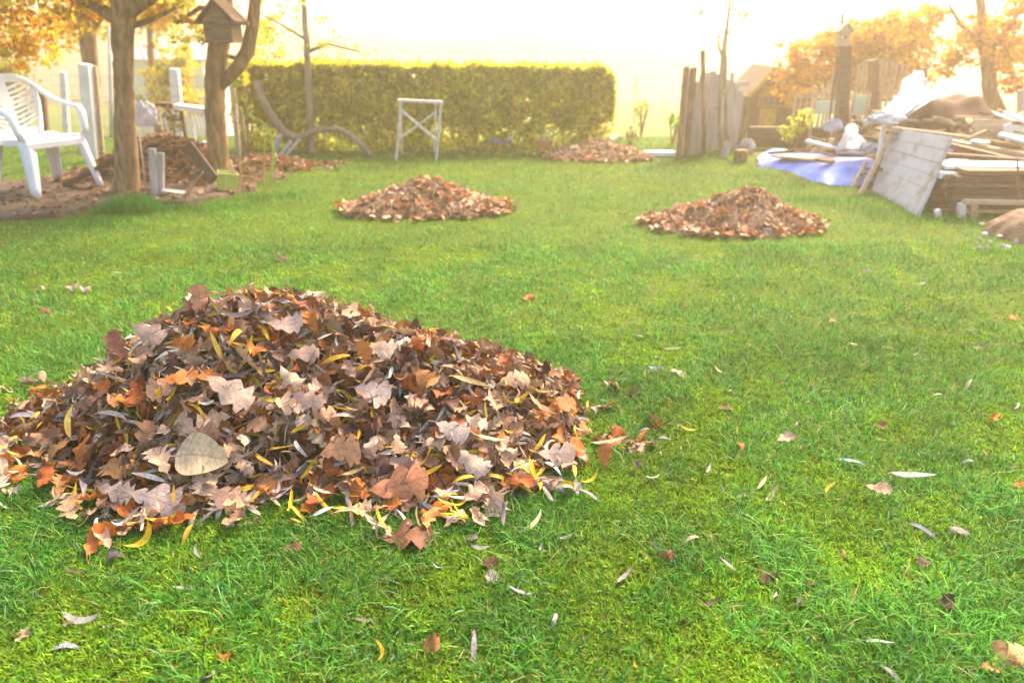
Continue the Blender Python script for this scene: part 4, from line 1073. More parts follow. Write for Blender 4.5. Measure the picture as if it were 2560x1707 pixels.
post_px('wooden_stake', 'left one of two pale stakes driven in before the twig heap', 'stake', 388, 492, 380, 372, 17, M_WOODG, g4)
post_px('wooden_stake', 'right one of two pale stakes driven in before the twig heap', 'stake', 403, 490, 402, 382, 15, M_WOODG, g4)
post_px('bamboo_cane', 'thin pale cane leaning beside the chair side trunk', 'cane', 366, 488, 346, 330, 5, M_WOODL, 'thin canes by the trunks', round_=True)
post_px('bamboo_cane', 'thin darker cane standing close beside the pale one', 'cane', 350, 478, 341, 350, 5, M_WOODB, 'thin canes by the trunks', round_=True)
post_px('bamboo_cane', 'thin cane between the nest box trunk and the tall stalk', 'cane', 605, 478, 590, 260, 5, M_WOODL, 'thin canes by the trunks', round_=True)
post_px('bamboo_cane', 'slanting cane right of the lime green crate', 'cane', 592, 478, 576, 400, 6, M_WOODL, 'thin canes by the trunks', round_=True)
beam('wooden_board', 'grey board lying in the litter right of the two stakes', 'board', G(408, 478, .05), G(462, 486, .03), .09, .03, M_WOODG, g4)
beam('wooden_board', 'dark board sloping up along the left flank of the twig heap', 'board', G(165, 462, .04), P(300, 392, 6.7), .10, .035, M_WOODD, g4)
beam('wooden_board', 'dark board sloping down towards the nest box trunk', 'board', P(468, 362, 6.3), P(535, 450, 6.1), .10, .03, M_WOODD, g4, up=(0, 1, 0))
beam('wooden_stick', 'thin pale stick crossing the right side of the twig heap', 'stick', G(462, 490, .03), P(508, 430, 5.9), .012, .012, M_WOODL, g4)
post_px('metal_pole', 'tall thin white pole with a dark foot left of the trunk', 'pole', 278, 345, 273, 68, 10, M_WHITE, None, Y=8.0, round_=True)
def lime_crate():
    c = G(556, 487); k = mpp(c.y); w = 44*k; h = 46*k
    root = empty('storage_crate', c, 'lime green tilted crate at the foot of the nest box trunk', 'crate')
    R = Matrix.Rotation(math.radians(24), 3, 'Z') @ Matrix.Rotation(math.radians(10), 3, 'Y')
    base = c+Vector((0, .12, 0)); t = .008
    def bx(center, size, name): MB().box(base+R @ Vector(center)+Vector((0, 0, .02)), size, R).build(name, M_LIME, root, bevel=.003)
    d = .15
    bx((0, -d/2, h/2), (w, t, h), 'side_panel'); bx((0, d/2, h/2), (w, t, h), 'side_panel')
    bx((-w/2-t/2, 0, h/2), (t, d+t, h), 'side_panel'); bx((w/2+t/2, 0, h/2), (t, d+t, h), 'side_panel'); bx((0, 0, t/2), (w-.002, d-t-.002, t), 'base')
    mb = MB()
    mb.box(base+R @ Vector((0, -d/2-.007, h-.008))+Vector((0, 0, .02)), (w+.03, .012, .012), R); mb.box(base+R @ Vector((-w*.12, -d/2-.008, h/2-.01))+Vector((0, 0, .02)), (.012, .012, h-.03), R)
    mb.build('rim', mat('pale_lime', (.66, .68, .3), bump=0), root)
lime_crate()
def bench_table():
    Y = 7.9; a = P(398, 264, Y); b = P(520, 276, Y)
    root = empty('garden_table', ((a.x+b.x)/2, Y, 0), 'white plank table with a dark end between the left trunks', 'table')
    MB().bar(P(440, 265, Y), b, .16, .045).build('top', M_WHITE, root, bevel=.004)
    MB().bar(P(396, 262, Y), P(439, 264, Y), .17, .05).build('top_end', M_WOODD, root, bevel=.004)
    for px in (450, 512): MB().bar((P(px, 270, Y).x, Y+.03, -.02), P(px, 278, Y)+Vector((0, .03, 0)), .03, .03, up=(0, 1, 0)).build('leg', M_WOODB, root)
    # slatted chair behind
    Yc = 8.15; root = empty('slatted_chair', (P(500, 300, Yc).x, Yc, 0), 'white chair with vertical slats half hidden behind the nest box trunk', 'chair')
    x0, x1 = P(480, 300, Yc).x, P(540, 300, Yc).x
    z0, z1 = P(500, 322, Yc).z, P(500, 284, Yc).z
    for i in range(7):
        x = x0+(x1-x0)*i/6; MB().bar((x+.02, Yc, z0), (x, Yc, z1), .012, .012, up=(0, 1, 0)).build('slat', M_WHITE, root)
    MB().bar((x0-.02, Yc, z1+.012), (x1+.02, Yc, z1+.012), .02, .024).build('top_rail', M_WHITE, root)
    MB().box(((x0+x1)/2, Yc-.16, P(500, 362, Yc-.2).z), (x1-x0+.04, .34, .025)).build('seat', M_WHITE, root)
    for x in (x0, x1):
        for yy in (Yc-.3, Yc): MB().bar((x, yy, -.02), (x, yy, z0+.01 if yy == Yc else P(500, 362, Yc-.2).z-.012), .02, .02, up=(0, 1, 0)).build('leg', M_WHITE, root)
bench_table()
def cloth(name, label, cat, c, rx, rz, ry, m, seed=0, n=26):
    """crumpled bundle"""
    c = Vector(c); mb = MB(); r = random.Random(seed); ph = [r.uniform(0, 6) for _ in range(8)]
    def f(u, v):
        th = u*2*PI; ph_ = v*PI*.98+.01
        k = 1+.16*math.sin(3*th+ph[0]+2*math.sin(ph_*3+ph[1]))+.10*math.sin(7*th+ph[2]+ph_*5)+.06*math.sin(13*th+ph[3]-ph_*9)
        return c+Vector((rx*k*math.sin(ph_)*math.cos(th), ry*k*math.sin(ph_)*math.sin(th), max(-rz*.55, rz*math.cos(ph_)*k)))
    mb.grid(f, n*2, n); o = mb.build(name, m, None, origin=c, smooth=True); tag(o, label, cat); return o
cloth('plastic_bag', 'white crumpled bag hanging by the chair side trunk', 'bag', P(362, 295, 7.5), .12, .13, .08, M_SHEET, 3)
cloth('plastic_tub', 'small orange red tub behind the twig heap', 'tub', P(495, 392, 7.5), .04, .05, .035, mat('red_plastic', (.7, .15, .05)), 5)
# yellow green bent stalk
root = empty('tall_plant', G(662, 500), 'tall bent yellow green stalk on the lawn edge right of the trunks', 'plant')
p0 = G(662, 500)
MB().tube([p0, P(660, 420, p0.y), P(662, 340, p0.y), P(668, 300, p0.y)], [.007, .006, .005, .003], 6).build('stem', mat('stalk', (.45, .5, .06)), root)
MB().tube([P(676, 470, p0.y), P(684, 380, p0.y), P(676, 330, p0.y), P(655, 305, p0.y), P(620, 285, p0.y)], [.012, .013, .009, .007, .004], 6, flat=.5).build('leaf', mat('stalk', (.45, .5, .06)), root)
MB().tube([p0, P(672, 440, p0.y), P(690, 400, p0.y)], [.007, .01, .004], 6, flat=.4).build('leaf', mat('stalk', (.45, .5, .06)), root)

# ------------------------------------------------------------------ bent branch play piece on trestle
def bent_log():
    Y = G(930, 390).y
    pts = [(640, 205, 15), (652, 235, 16), (668, 270, 17), (690, 305, 17), (712, 330, 16), (745, 343, 15), (780, 332, 13), (815, 324, 13), (850, 325, 13), (880, 342, 14), (905, 365, 13), (928, 389, 12)]
    v = [P(a, b, Y+.35*(1-i/11)) for i, (a, b, r) in enumerate(pts)]; k = mpp(Y)
    dv, dr = [], []
    for i in range(len(v)-1):
        for t in (0, .33, .66):
            p_1 = v[max(i-1, 0)]; p0_, p1_ = v[i], v[i+1]; p2_ = v[min(i+2, len(v)-1)]
            q = .5*((2*p0_)+(p1_-p_1)*t+(2*p_1-5*p0_+4*p1_-p2_)*t*t+(-p_1+3*p0_-3*p1_+p2_)*t**3)
            dv.append(q); dr.append((pts[i][2]*(1-t)+pts[i+1][2]*t)*k*.62)
    dv.append(v[-1]); dr.append(pts[-1][2]*k*.6)
    o = MB().tube(dv, dr, 10, rough=.05).build('bent_branch', M_BARKP, None, origin=v[-1], smooth=True)
    tag(o, 'thick S shaped bare branch arching over the lawn before the hedge', 'branch')
    # support sawbuck
    yb = Y+.2
    root = empty('sawbuck', G(710, 395), 'low pale wooden sawbuck propping the bent branch', 'sawbuck')
    for (a, b, c, d, dy) in ((686, 385, 708, 328, 0), (702, 335, 680, 370, .02), (712, 392, 752, 345, .04), (700, 388, 728, 352, .25)):
        p = P(a, b, yb-dy); q = P(c, d, yb-dy); MB().bar(p, q, .035, .02, up=(0, 1, 0)).build('leg', M_METALW, root)
bent_log()
# white trestle
def trestle():
    Y = G(1000, 402).y; root = empty('trestle', (P(1045, 402, Y).x, Y, 0), 'pale folding trestle with crossed braces standing before the hedge', 'trestle')
    def B(a, b, c, d, w, dy=0, nm='leg', e=0): MB().bar(P(a, b, Y+dy), P(c, d, Y+dy+e), w, w*.7, up=(0, 1, 0)).build(nm, M_METALW, root, bevel=.002)
    k = mpp(Y)
    B(990, 403, 1003, 258, 6*k); B(1090, 405, 1103, 258, 6*k)
    B(1005, 385, 1002, 262, 4*k, .22, 'leg', -.12); B(1086, 380, 1090, 262, 4*k, .22, 'leg', -.12)
    MB().bar(P(994, 251, Y+.04), P(1106, 256, Y+.04), .09, 6*k).build('top_rail', M_METALW, root, bevel=.002)
    B(1001, 275, 1092, 352, 6*k, -.018, 'brace'); B(998, 348, 1090, 280, 5*k, -.036, 'brace')
trestle()
# white trough
o = MB().box(P(1648, 384, 8.7)+Vector((0, 0, .0)), (.36, .14, .055)).build('white_trough', M_WHITE, None, origin=P(1648, 384, 8.7), bevel=.01); tag(o, 'low white trough at the foot of the board fence', 'trough')

# ------------------------------------------------------------------ board fence right of the gap
def board_fence():
    a = G(1692, 392); b = G(1852, 372); root = empty('board_fence', a, 'tall grey weathered board fence with uneven tops', 'fence')
    tops = [165, 172, 205, 188, 182, 178, 185, 176, 200, 182, 210, 228, 238]
    n = len(tops)
    for i, t in enumerate(tops):
        p = a.lerp(b, (i+.5)/n); p.x -= .0; px = 1692+(1852-1692)*(i+.5)/n
        top = P(px, t, p.y); w = (b.x-a.x)/n*rnd.uniform(.74, .9)
        mb = MB(); mb.bar((p.x, p.y, -.02), (p.x, p.y, top.z), w, .022, up=(0, 1, 0), jit=.004); mb.build('board', M_WOODG, root, bevel=.003)
    for i, (px, top) in enumerate(((1694, 168), (1712, 168), (1850, 240))):
        t_ = (px-1692)/160; p = a.lerp(b, t_); MB().bar((p.x, p.y-.05, -.02), (p.x, p.y-.05, P(px, top, p.y).z), .055, .055, up=(0, 1, 0)).build('post', M_BARK, root, bevel=.004)
    for pz in (.25, .75): MB().bar(a+Vector((0, .035, pz)), b+Vector((0, .035, pz)), .03, .06).build('rail', M_WOODG, root)
board_fence()
post_px('pointed_pole', 'pointed grey pole rising above the board fence', 'pole', 1760, 392, 1757, 127, 12, M_BARK, None, round_=True)
def climber():
    b = G(1805, 390); root = empty('climbing_plant', b, 'knobbly climbing stem on a stake in front of the board fence', 'plant'); Y = b.y
    MB().tube([b, P(1800, 300, Y), P(1802, 220, Y), P(1806, 150, Y), P(1813, 72, Y)], [.03, .028, .03, .016, .008], 9, rough=.2).build('stem', M_BARKP, root, smooth=True)
    foliage('leaves', [(P(1800, 290, Y), (.10, .08, .3)), (P(1805, 190, Y), (.06, .05, .25)), (P(1795, 350, Y), (.1, .08, .16)), (P(1797, 100, Y), (.02, .02, .08))], .02, 4200, [(.35, .33, .12), (.25, .26, .07), (.42, .36, .16)], root)
climber()
cloth('garden_stone', 'pale upright stone on the lawn edge right of the fence', 'stone', G(1815, 398)+Vector((0, .05, .06)), .04, .12, .04, M_STONE, 8)
cloth('garden_stone', 'rounded grey stone left of the blue tarpaulin', 'stone', G(1868, 384)+Vector((0, .05, .06)), .09, .09, .08, M_STONE, 9)
MBs = MB().lathe(G(1850, 405), [(0, -.02), (.075, -.02), (.08, .1), (.07, .13), (0, .132)], 14).build('tree_stump', M_BARK, None, origin=G(1850, 405)); tag(MBs, 'short sawn log standing beside the stones', 'log')
cloth('dry_bush', 'tangled dry brown weeds at the foot of the board fence', 'weeds', G(1835, 372)+Vector((0, .1, .08)), .2, .1, .12, mat('dry_weed', (.4, .3, .14), (.2, .2, .06), scale=20, bump=1), 10)

# ------------------------------------------------------------------ playhouse
def playhouse():
    Y = 12.3; L0 = P(1862, 300, Y).x; R0 = P(2010, 300, Y).x; zt = P(1900, 235, Y).z; z0 = float(terrain(L0, Y))-.02; ap = P(1932, 170, Y)
    root = empty('playhouse', ((L0+R0)/2, Y, z0), 'brown timber playhouse with yellow door and window panels', 'playhouse'); d = 1.0; cx = ap.x
    mb = MB(); v = []
    for yy in (Y, Y+d): v += [(L0, yy, z0), (R0, yy, z0), (R0, yy, zt), (cx, yy, ap.z-.02), (L0, yy, zt)]
    mb.add(v, [(0, 1, 2, 3, 4), (9, 8, 7, 6, 5), (0, 5, 6, 1), (1, 6, 7, 2), (0, 4, 9, 5), (2, 7, 8, 3), (3, 8, 9, 4)]); mb.build('wall', M_WOODD, root)
    for s, xe in ((-1, L0-.10), (1, R0+.1)):
        slope = (ap.z-zt)/(cx-L0) if s < 0 else (ap.z-zt)/(R0-cx); ze = zt-slope*.1
        MB().bar((cx, Y+d/2-.05, ap.z+.01), (xe, Y+d/2-.05, ze+.01), d+.2, .02).build('roof', M_WOODB, root)
        MB().bar((cx+s*.003, Y-.17, ap.z+.01), (xe, Y-.17, ze+.01), .03, .055, up=(0, 0, 1)).build('bargeboard', M_YEL, root)
    def panel(x0, x1, y0, y1, nm, m, dy=.012):
        a = P(x0, y1, Y-dy); b = P(x1, y0, Y-dy); return MB().box(((a.x+b.x)/2, Y-dy, (a.z+b.z)/2), (b.x-a.x, .02, b.z-a.z)).build(nm, m, root, bevel=.002)
    panel(1893, 1942, 272, 322, 'door', M_YEL); panel(1905, 1945, 217, 236, 'gable_panel', M_YEL)
    w = panel(1893, 1980, 237, 268, 'window', M_YEL, .010); 
    a = P(1898, 264, Y-.03); b = P(1974, 242, Y-.03)
    MB().box(((a.x+b.x)/2, Y-.026, (a.z+b.z)/2), (b.x-a.x, .008, b.z-a.z)).build('pane', mat('dark_glass', (.05, .04, .03), rough=.2, bump=0), root)
    for i in range(5):
        x = a.x+(b.x-a.x)*(i+.5)/5; MB().bar((x, Y-.036, a.z), (x, Y-.036, b.z), .012, .01, up=(0, 1, 0)).build('window_bar', M_WOODL, root)
playhouse()
# lumber/low wall
beam('timber_edging', 'long dark timber sleeper wall before the playhouse', 'retaining wall', P(1870, 342, 9.3), P(2190, 346, 9.3), .12, .24, M_WOODD)
# posts and birdhouse
def bird_post():
    Y = 8.0; k = mpp(Y, 1); b = P(2112, 345, Y); b.z = 0; t = P(2112, 116, Y)
    o = beam('wooden_post', 'tall square post carrying the birdhouse', 'post', b, t, 26*k, 26*k, M_WOODB, 'tall posts round the heap', up=(0, 1, 0))
    nest_box(2105, 60, 116, Y, 30, 'small pale birdhouse with a pitched roof on top of the tall post', M_WOODL, M_WOODG, 16)
    beam('wooden_pole', 'thin pole behind the birdhouse, poking above its roof', 'pole', (P(2107, 110, Y+.3).x, Y+.3, 0), P(2107, 35, Y+.3), .022, .022, M_WOODB, up=(0, 1, 0))
bird_post()
post_px('wooden_post', 'second brown post right of the birdhouse post', 'post', 2185, 350, 2183, 150, 20, M_WOODB, 'tall posts round the heap', Y=9.0)
post_px('wooden_post', 'thin far post between the trees and white sheet', 'post', 2310, 350, 2310, 170, 12, M_WOODB, 'tall posts round the heap', Y=9.5)
post_px('wooden_post', 'dark post at the right edge under the orange tree', 'post', 2552, 300, 2552, 225, 14, M_WOODG, 'tall posts round the heap', Y=9.5)
def stake_fence(label, specs, Y):
    k = mpp(Y); a = P(specs[0][0], 300, Y); root = empty('stake_fence', (a.x, Y, float(terrain(a.x, Y))), label, 'fence', 'stake fences')
    for px, t in specs:
        p = P(px, t, Y); MB().tube([(p.x, Y, float(terrain(p.x, Y))-.02), (p.x+rnd.uniform(-.005, .005), Y, p.z-.04), (p.x, Y, p.z)], [.018, .016, .003], 7).build('stake', M_WOODL, root)
    p = P(specs[0][0]-4, 250, Y+.03); q = P(specs[-1][0]+4, 250, Y+.03); MB().bar(p, q, .02, .035).build('rail', M_WOODB, root)
stake_fence('row of thin pointed stakes left of the birdhouse post', [(1992, 225), (2006, 232), (2020, 228), (2032, 222), (2044, 218), (2058, 214), (2072, 200), (2085, 172)], 9.4)
stake_fence('row of thin pointed stakes right of the birdhouse post', [(2150, 160), (2163, 150), (2175, 145), (2198, 146), (2210, 142), (2222, 148), (2234, 152), (2246, 150), (2258, 158), (2270, 165)], 9.4)
def glass_panel(px0, px1, py0, py1, Y, label):
    a = P(px0, py1, Y); b = P(px1, py0, Y); root = empty('cold_frame_panel', ((a.x+b.x)/2, Y, a.z), label, 'cold frame', 'pale cold frame panels')
    MB().box(((a.x+b.x)/2, Y, (a.z+b.z)/2), (b.x-a.x, .02, b.z-a.z)).build('sheet', mat('mint_sheet', (.52, .62, .54), (.42, .50, .44), scale=5, trans=.3), root)
    for x in (a.x, b.x): MB().bar((x, Y-.02, -.1), (x, Y-.02, b.z+.02), .03, .03, up=(0, 1, 0)).build('frame', M_WOODL, root)
glass_panel(2030, 2092, 252, 285, 8.75, 'pale mint sheet left of the birdhouse post'); glass_panel(2124, 2172, 238, 290, 8.5, 'pale mint sheet right of the birdhouse post')

# ------------------------------------------------------------------ salvage heap on the right
g5 = 'salvaged boards and sheets in the right heap'
def sheet_px(name, label, cat, rows, m, group=g5, nu=30, nv=16, amp=.02, seed=0, solid=.006, smooth=True):
    """rows: list of polylines of (px,py,Y); surface lofted between them"""
    R = [[P(a, b, c) for a, b, c in r] for r in rows]
    rr = random.Random(seed); ph = [rr.uniform(0, 6) for _ in range(6)]
    def samp(line, u):
        t = u*(len(line)-1); i = min(int(t), len(line)-2); return line[i].lerp(line[i+1], t-i)
    def f(u, v):
        t = v*(len(R)-1); i = min(int(t), len(R)-2); p = samp(R[i], u).lerp(samp(R[i+1], u), t-i)
        e = amp*(math.sin(17*u+ph[0]+3*v)*.6+math.sin(31*u+ph[1]-5*v)*.35+math.sin(9*v+ph[2]+6*u)*.4)
        return p+Vector((e*.3, -e, e*.25))
    mb = MB(); mb.grid(f, nu, nv); o0 = R[-1][0]
    o = mb.build(name, m, None, origin=o0, smooth=smooth, solid=solid); tag(o, label, cat, group); return o
sheet_px('tarpaulin', 'shiny blue tarpaulin draped over the near left of the heap', 'tarpaulin',
    [[(1935, 372, 8.9), (2010, 384, 8.0), (2090, 392, 7.6), (2190, 398, 7.2)],
     [(1905, 384, 8.35), (2000, 394, 7.8), (2080, 404, 7.3), (2190, 408, 7.0)],
     [(1892, 396, 8.15), (1988, 408, 7.7), (2074, 420, 7.12), (2185, 418, 6.9)],
     [(1889, 402, 8.1), (1980, 420, 7.64), (2066, 440, 7.0), (2180, 440, 6.85)],
     [(1886, 414, 8.0), (1975, 432, 7.58), (2060, 464, 6.90), (2170, 470, 6.78)]], M_BLUE, None, 90, 40, .045, 2)
def boardpx(label, p0, p1, w, h, m, name='wooden_board', cat='board', up=(0, 0, 1)):
    return beam(name, label, cat, P(*p0), P(*p1), w, h, m, g5, up=up)
boardpx('flat brown board lying on the blue tarpaulin', (1950, 388, 8.0), (2075, 400, 7.45), .26, .02, M_WOODL)
boardpx('short dark board end on the tarpaulin', (2040, 399, 7.3), (2085, 405, 7.2), .1, .03, M_WOODB)
boardpx('long whitish plank sloping behind the tarpaulin', (2018, 352, 8.2), (2110, 378, 7.8), .08, .03, M_WHITE)
boardpx('thin white plank continuing towards the leaning panel', (2095, 380, 7.8), (2165, 384, 7.5), .06, .03, M_WHITE)
sheet_px('plastic_sack', 'pointed white sack standing on the heap behind the tarpaulin', 'sack',
    [[(2120, 312, 7.5), (2135, 312, 7.5)], [(2108, 340, 7.35), (2125, 336, 7.2), (2142, 338, 7.25), (2152, 345, 7.4)], [(2092, 378, 7.3), (2118, 376, 7.0), (2146, 378, 7.1), (2172, 376, 7.3)]], M_SHEET, g5, 26, 14, .03, 4, solid=.008)
cloth('plastic_sheet', 'small white crumpled sheet beside the birdhouse post', 'plastic sheet', P(2082, 318, 7.9), .10, .07, .06, M_SHEET, 12)
cloth('plastic_sheet', 'white crumpled sheet right of the pointed sack', 'plastic sheet', P(2170, 372, 7.2), .10, .05, .08, M_SHEET, 13)
# leaning panel with worn whitewash
def panel():
    m = mat('worn_whitewash', (.46, .45, .47), (.24, .20, .16), scale=5, stretch=(1, 1, 1), bump=.4, c3=(.42, .41, .42), rough=.7)
    TL = P(2236, 322, 6.95); BR, BL = G(2296, 542), G(2182, 478)
    pn = (TL-BL).cross(BR-BL); rr_ = Vector(ray(2382, 345)); o_c = Vector((0, 0, CH)); TR = o_c+rr_*((BL-o_c).dot(pn)/rr_.dot(pn))
    root = empty('leaning_panel', BL, 'big weathered whitewashed panel leaning against the heap', 'panel', g5)
    nb = 6
    n = (TR-TL).cross(BL-TL).normalized(); n = n if n.dot(Vector((0, 0, CH))-TL) > 0 else -n
    for i in range(nb):
        a0, a1 = i/nb+.0015, (i+1)/nb-.0015
        l0, l1 = TL.lerp(BL, a0), TL.lerp(BL, a1); r0, r1 = TR.lerp(BR, a0), TR.lerp(BR, a1)
        jx = rnd.uniform(-.004, .004)
        f = [p+n*(.012+jx) for p in (l0, r0, r1, l1)]; b = [p-n*(.012-jx) for p in (l0, r0, r1, l1)]
        MB().add(f+b, [(0, 1, 2, 3), (7, 6, 5, 4), (0, 4, 5, 1), (1, 5, 6, 2), (2, 6, 7, 3), (3, 7, 4, 0)]).build('board', m, root, bevel=.002)
    for t in (.12, .88):
        p = TL.lerp(TR, t)-n*.035; q = BL.lerp(BR, t)-n*.035; MB().bar(p, q, .05, .03, up=tuple(n)).build('batten', M_WOODB, root)
panel()
boardpx('long pale batten leaning left of the whitewashed panel', (2232, 330, 6.85), (2150, 487, 6.46), .04, .03, M_WOODL, 'wooden_batten', 'batten', (0, 1, 0))
boardpx('white batten hanging from the white plastic sheet', (2212, 300, 7.2), (2196, 395, 7.0), .035, .03, M_WHITE, 'wooden_batten', 'batten', (0, 1, 0))
boardpx('short brown stake leaning on the blue tarpaulin', (2166, 405, 6.95), (2132, 470, 6.78), .035, .03, M_WOODL, 'wooden_stake', 'stake', (0, 1, 0))
sheet_px('plastic_sheet', 'large bright white plastic sheet draped high on the heap', 'plastic sheet',
    [[(2262, 205, 8.0), (2288, 176, 8.0), (2316, 196, 8.0)], [(2245, 235, 7.8), (2285, 228, 7.6), (2332, 240, 7.8)], [(2215, 275, 7.5), (2270, 270, 7.2), (2325, 250, 7.5)], [(2178, 300, 7.3), (2215, 314, 7.0), (2250, 300, 7.0)]], M_SHEET, g5, 30, 24, .05, 7)
cloth('plastic_sheet', 'white sheet end drooping at the left of the draped sheet', 'plastic sheet', P(2210, 300, 6.9), .16, .06, .08, M_SHEET, 14)
# brown tarp mound
def tarp_mound():
    c = P(2370, 330, 7.6); zt = P(2370, 246, 7.6).z; mb = MB()
    def f(u, v):
        x = (u-.5)*2; y = (v-.5)*2
        ax = c.x+x*.62+.05*y; ay = 7.6+y*.7; e = max(abs(x), abs(y))
        h = (1-min(1, max(0, (abs(x)-.28)/.72))**1.0)*(1-min(1, max(0, (abs(y)-.2)/.8))**1.2)
        return Vector((ax, ay, .30+(zt-.30)*h+.02*math.sin(9*x+4*y)+.012*math.sin(19*y-7*x)))
    mb.grid(f, 34, 34); o = mb.build('tarpaulin', M_BTARP, None, origin=c, smooth=True, solid=.006); tag(o, 'brown tarpaulin covering the peak of the heap', 'tarpaulin', None)
tarp_mound()
# rubble core of the heap
def heap_h(X, Y):
    a = G(1960, 420); 
    t = np.clip((X-3.2)/.9, 0, 1)
    lf = np.clip((X-(2.8+.2*(8-Y)))/.8, 0, 1); fr = np.clip((Y-5.85)/1.2, 0, 1); bk = np.clip((9.2-Y)/1.2, 0, 1)
    m_ = np.minimum(np.minimum(fr, bk), lf)
    return -.05+m_*(.24+.30*t)+.035*snoise(X, Y, 1.2, 6)*m_
heap_grid('rubble', mat('rubble', (.17, .10, .06), (.07, .04, .025), scale=7, bump=1, c3=(.11, .065, .04)), 2.1, 7.5, 5.2, 9.2, heap_h, 'brown rubble and soil underneath the salvaged boards', 'rubble heap', 'stuff', 90)
# splintered scrap lying over the heap
def scrap():
    V, F, C = [], [], []; n = 0
    for _ in range(210):
        x = rnd.uniform(2.9, 5.6); y = rnd.uniform(6.2, 8.7); z = float(heap_h(np.array(x), np.array(y)))
        if z < .06: continue
        mb = MB(); a = rnd.gauss(0, .7); l = rnd.uniform(.06, .42); d_ = Vector((math.cos(a)*l, math.sin(a)*l, rnd.gauss(0, .05)))
        c = Vector((x, y, z+rnd.uniform(.0, .07))); mb.bar(c-d_, c+d_, rnd.uniform(.015, .09), rnd.uniform(.008, .025), jit=.004)
        V += mb.v; F += [tuple(i+n for i in f) for f in mb.f]; n = len(V)
        col = rnd.choice([(.30, .18, .09), (.16, .09, .05), (.42, .30, .18), (.10, .06, .04), (.5, .47, .45), (.36, .33, .31)])
        C += [tuple(q*rnd.uniform(.8, 1.1) for q in col)]*8
    o = fastmesh('scrap_wood', np.array(V), np.array(F), None, np.array(C), attr_mat('scrap_pieces', rough=.85, trans=0, spec=.1, nscale=18, var=.4), smooth=False)
    tag(o, 'splintered scrap wood strewn over the heap behind the boards', 'scrap wood', None, 'stuff')
scrap()
# planks
PL = [((2225, 320, 6.8), (2420, 345, 6.5), .05, .03, M_WOODL, 'thin light plank along the lower edge of the brown tarpaulin'),
 ((2300, 345, 6.5), (2600, 415, 6.0), .10, .03, M_WOODB, 'brown plank slanting down right above the board stack'),
 ((2370, 352, 6.7), (2600, 395, 6.3), .12, .03, M_WOODL, 'light plank slanting under the beige crate'),
 ((2385, 375, 6.4), (2480, 388, 6.2), .05, .025, M_WOODL, 'short thin light plank over the white board'),
 ((2420, 262, 7.6), (2540, 305, 7.2), .10, .025, M_WOODG, 'grey plank sliding off the brown tarpaulin'),
 ((2512, 282, 6.7), (2600, 318, 6.4), .07, .03, M_WHITE, 'white plank sloping down at the far right'),
 ((2500, 335, 6.5), (2600, 362, 6.3), .20, .025, M_WHITE, 'broad white board at the right edge'),
 ((2430, 352, 6.6), (2470, 358, 6.5), .12, .02, M_WHITE, 'small white tile on the heap'),
 ((2370, 402, 6.1), (2420, 404, 6.05), .10, .02, M_WHITE, 'small white piece above the long white board'),
 ((2345, 412, 5.95), (2610, 416, 5.85), .26, .03, M_WHITE, 'long flat white board on top of the board stack'),
 ((2340, 436, 5.8), (2386, 438, 5.8), .10, .05, M_WHITE, 'short white block at the left end of the board stack'),
 ((2350, 386, 6.2), (2600, 404, 6.0), .09, .03, M_WOODD, 'dark plank under the slanting brown plank')]
for a, b, w, h, m, lab in PL: boardpx(lab, a, b, w, h, m)
# stacked boards
stk = [(2420, 428, .05), (2400, 441, .045), (2395, 452, .05), (2392, 464, .05), (2396, 476, .045), (2390, 488, .05)]
names = ['topmost', 'second from the top', 'third from the top', 'fourth from the top', 'fifth from the top', 'lowest']
for i, (x0, py, h) in enumerate(stk):
    a = P(x0, 430, 5.64); zz = .33-.047*i; a = Vector((a.x, 5.92, zz)); b = Vector((P(2640, py, 5.6).x, 5.92+rnd.uniform(-.02, .02), zz))
    beam('stacked_board', f'brown board, {names[i]} in the stack at the right edge', 'board', a, b, .55, .042 if i % 2 else .036, [M_WOODB, M_WOODD][i % 2], 'boards stacked at the right edge')
def pallet_base():
    root = empty('bench_rack', G(2440, 545), 'low light wood rack carrying the board stack', 'rack'); Y = 5.56
    MB().bar(P(2408, 504, Y), P(2640, 508, Y), .05, .035).build('front_rail', M_WOODL, root, bevel=.003)
    MB().bar(P(2412, 528, Y+.03), P(2640, 530, Y+.03), .04, .02).build('lower_rail', M_WOODL, root, bevel=.003)
    for px in (2404, 2434, 2600): MB().bar(P(px, 550, Y+.01)+Vector((0, 0, -.03)), P(px, 508, Y+.01), .05, .04, up=(0, 1, 0)).build('leg', M_WOODL if px != 2404 else M_WHITE, root)
pallet_base()
post_px('iron_rod', 'thin rod standing in front of the board stack', 'rod', 2546, 548, 2544, 395, 5, M_WOODB, round_=True)
# small stack of logs / bricks left of the boards
k = 0
for j, py in enumerate((505, 490, 474, 458)):
    for i in range(3):
        px = 2345+i*22+(j % 2)*8; k += 1
        p = P(px, py, 5.8); r = .03; p.z = .10+.058*j
        o = MB().tube([(p.x, 5.72, p.z), (p.x+rnd.uniform(-.01, .01), 6.05, p.z)], r*rnd.uniform(.85, 1.1), 9, rough=.08).build('firewood_log', [M_BARK, M_WOODB, M_WOODL][k % 3], None, origin=(p.x, 5.8, p.z))
        row = ['bottom row', 'second row', 'third row', 'top row'][j]; pos = ['left', 'middle', 'right'][i]
        tag(o, f'small log, {pos} one in the {row} between panel and board stack', 'log', 'small logs stacked by the leaning panel')
beam('wooden_rail', 'light rail on short legs under the small logs', 'rail', P(2335, 520, 5.8), P(2412, 520, 5.8), .10, .02, M_WOODL)
post_px('wooden_block', 'white upright block at the foot of the log stack', 'block', 2345, 548, 2343, 524, 14, M_WHITE)
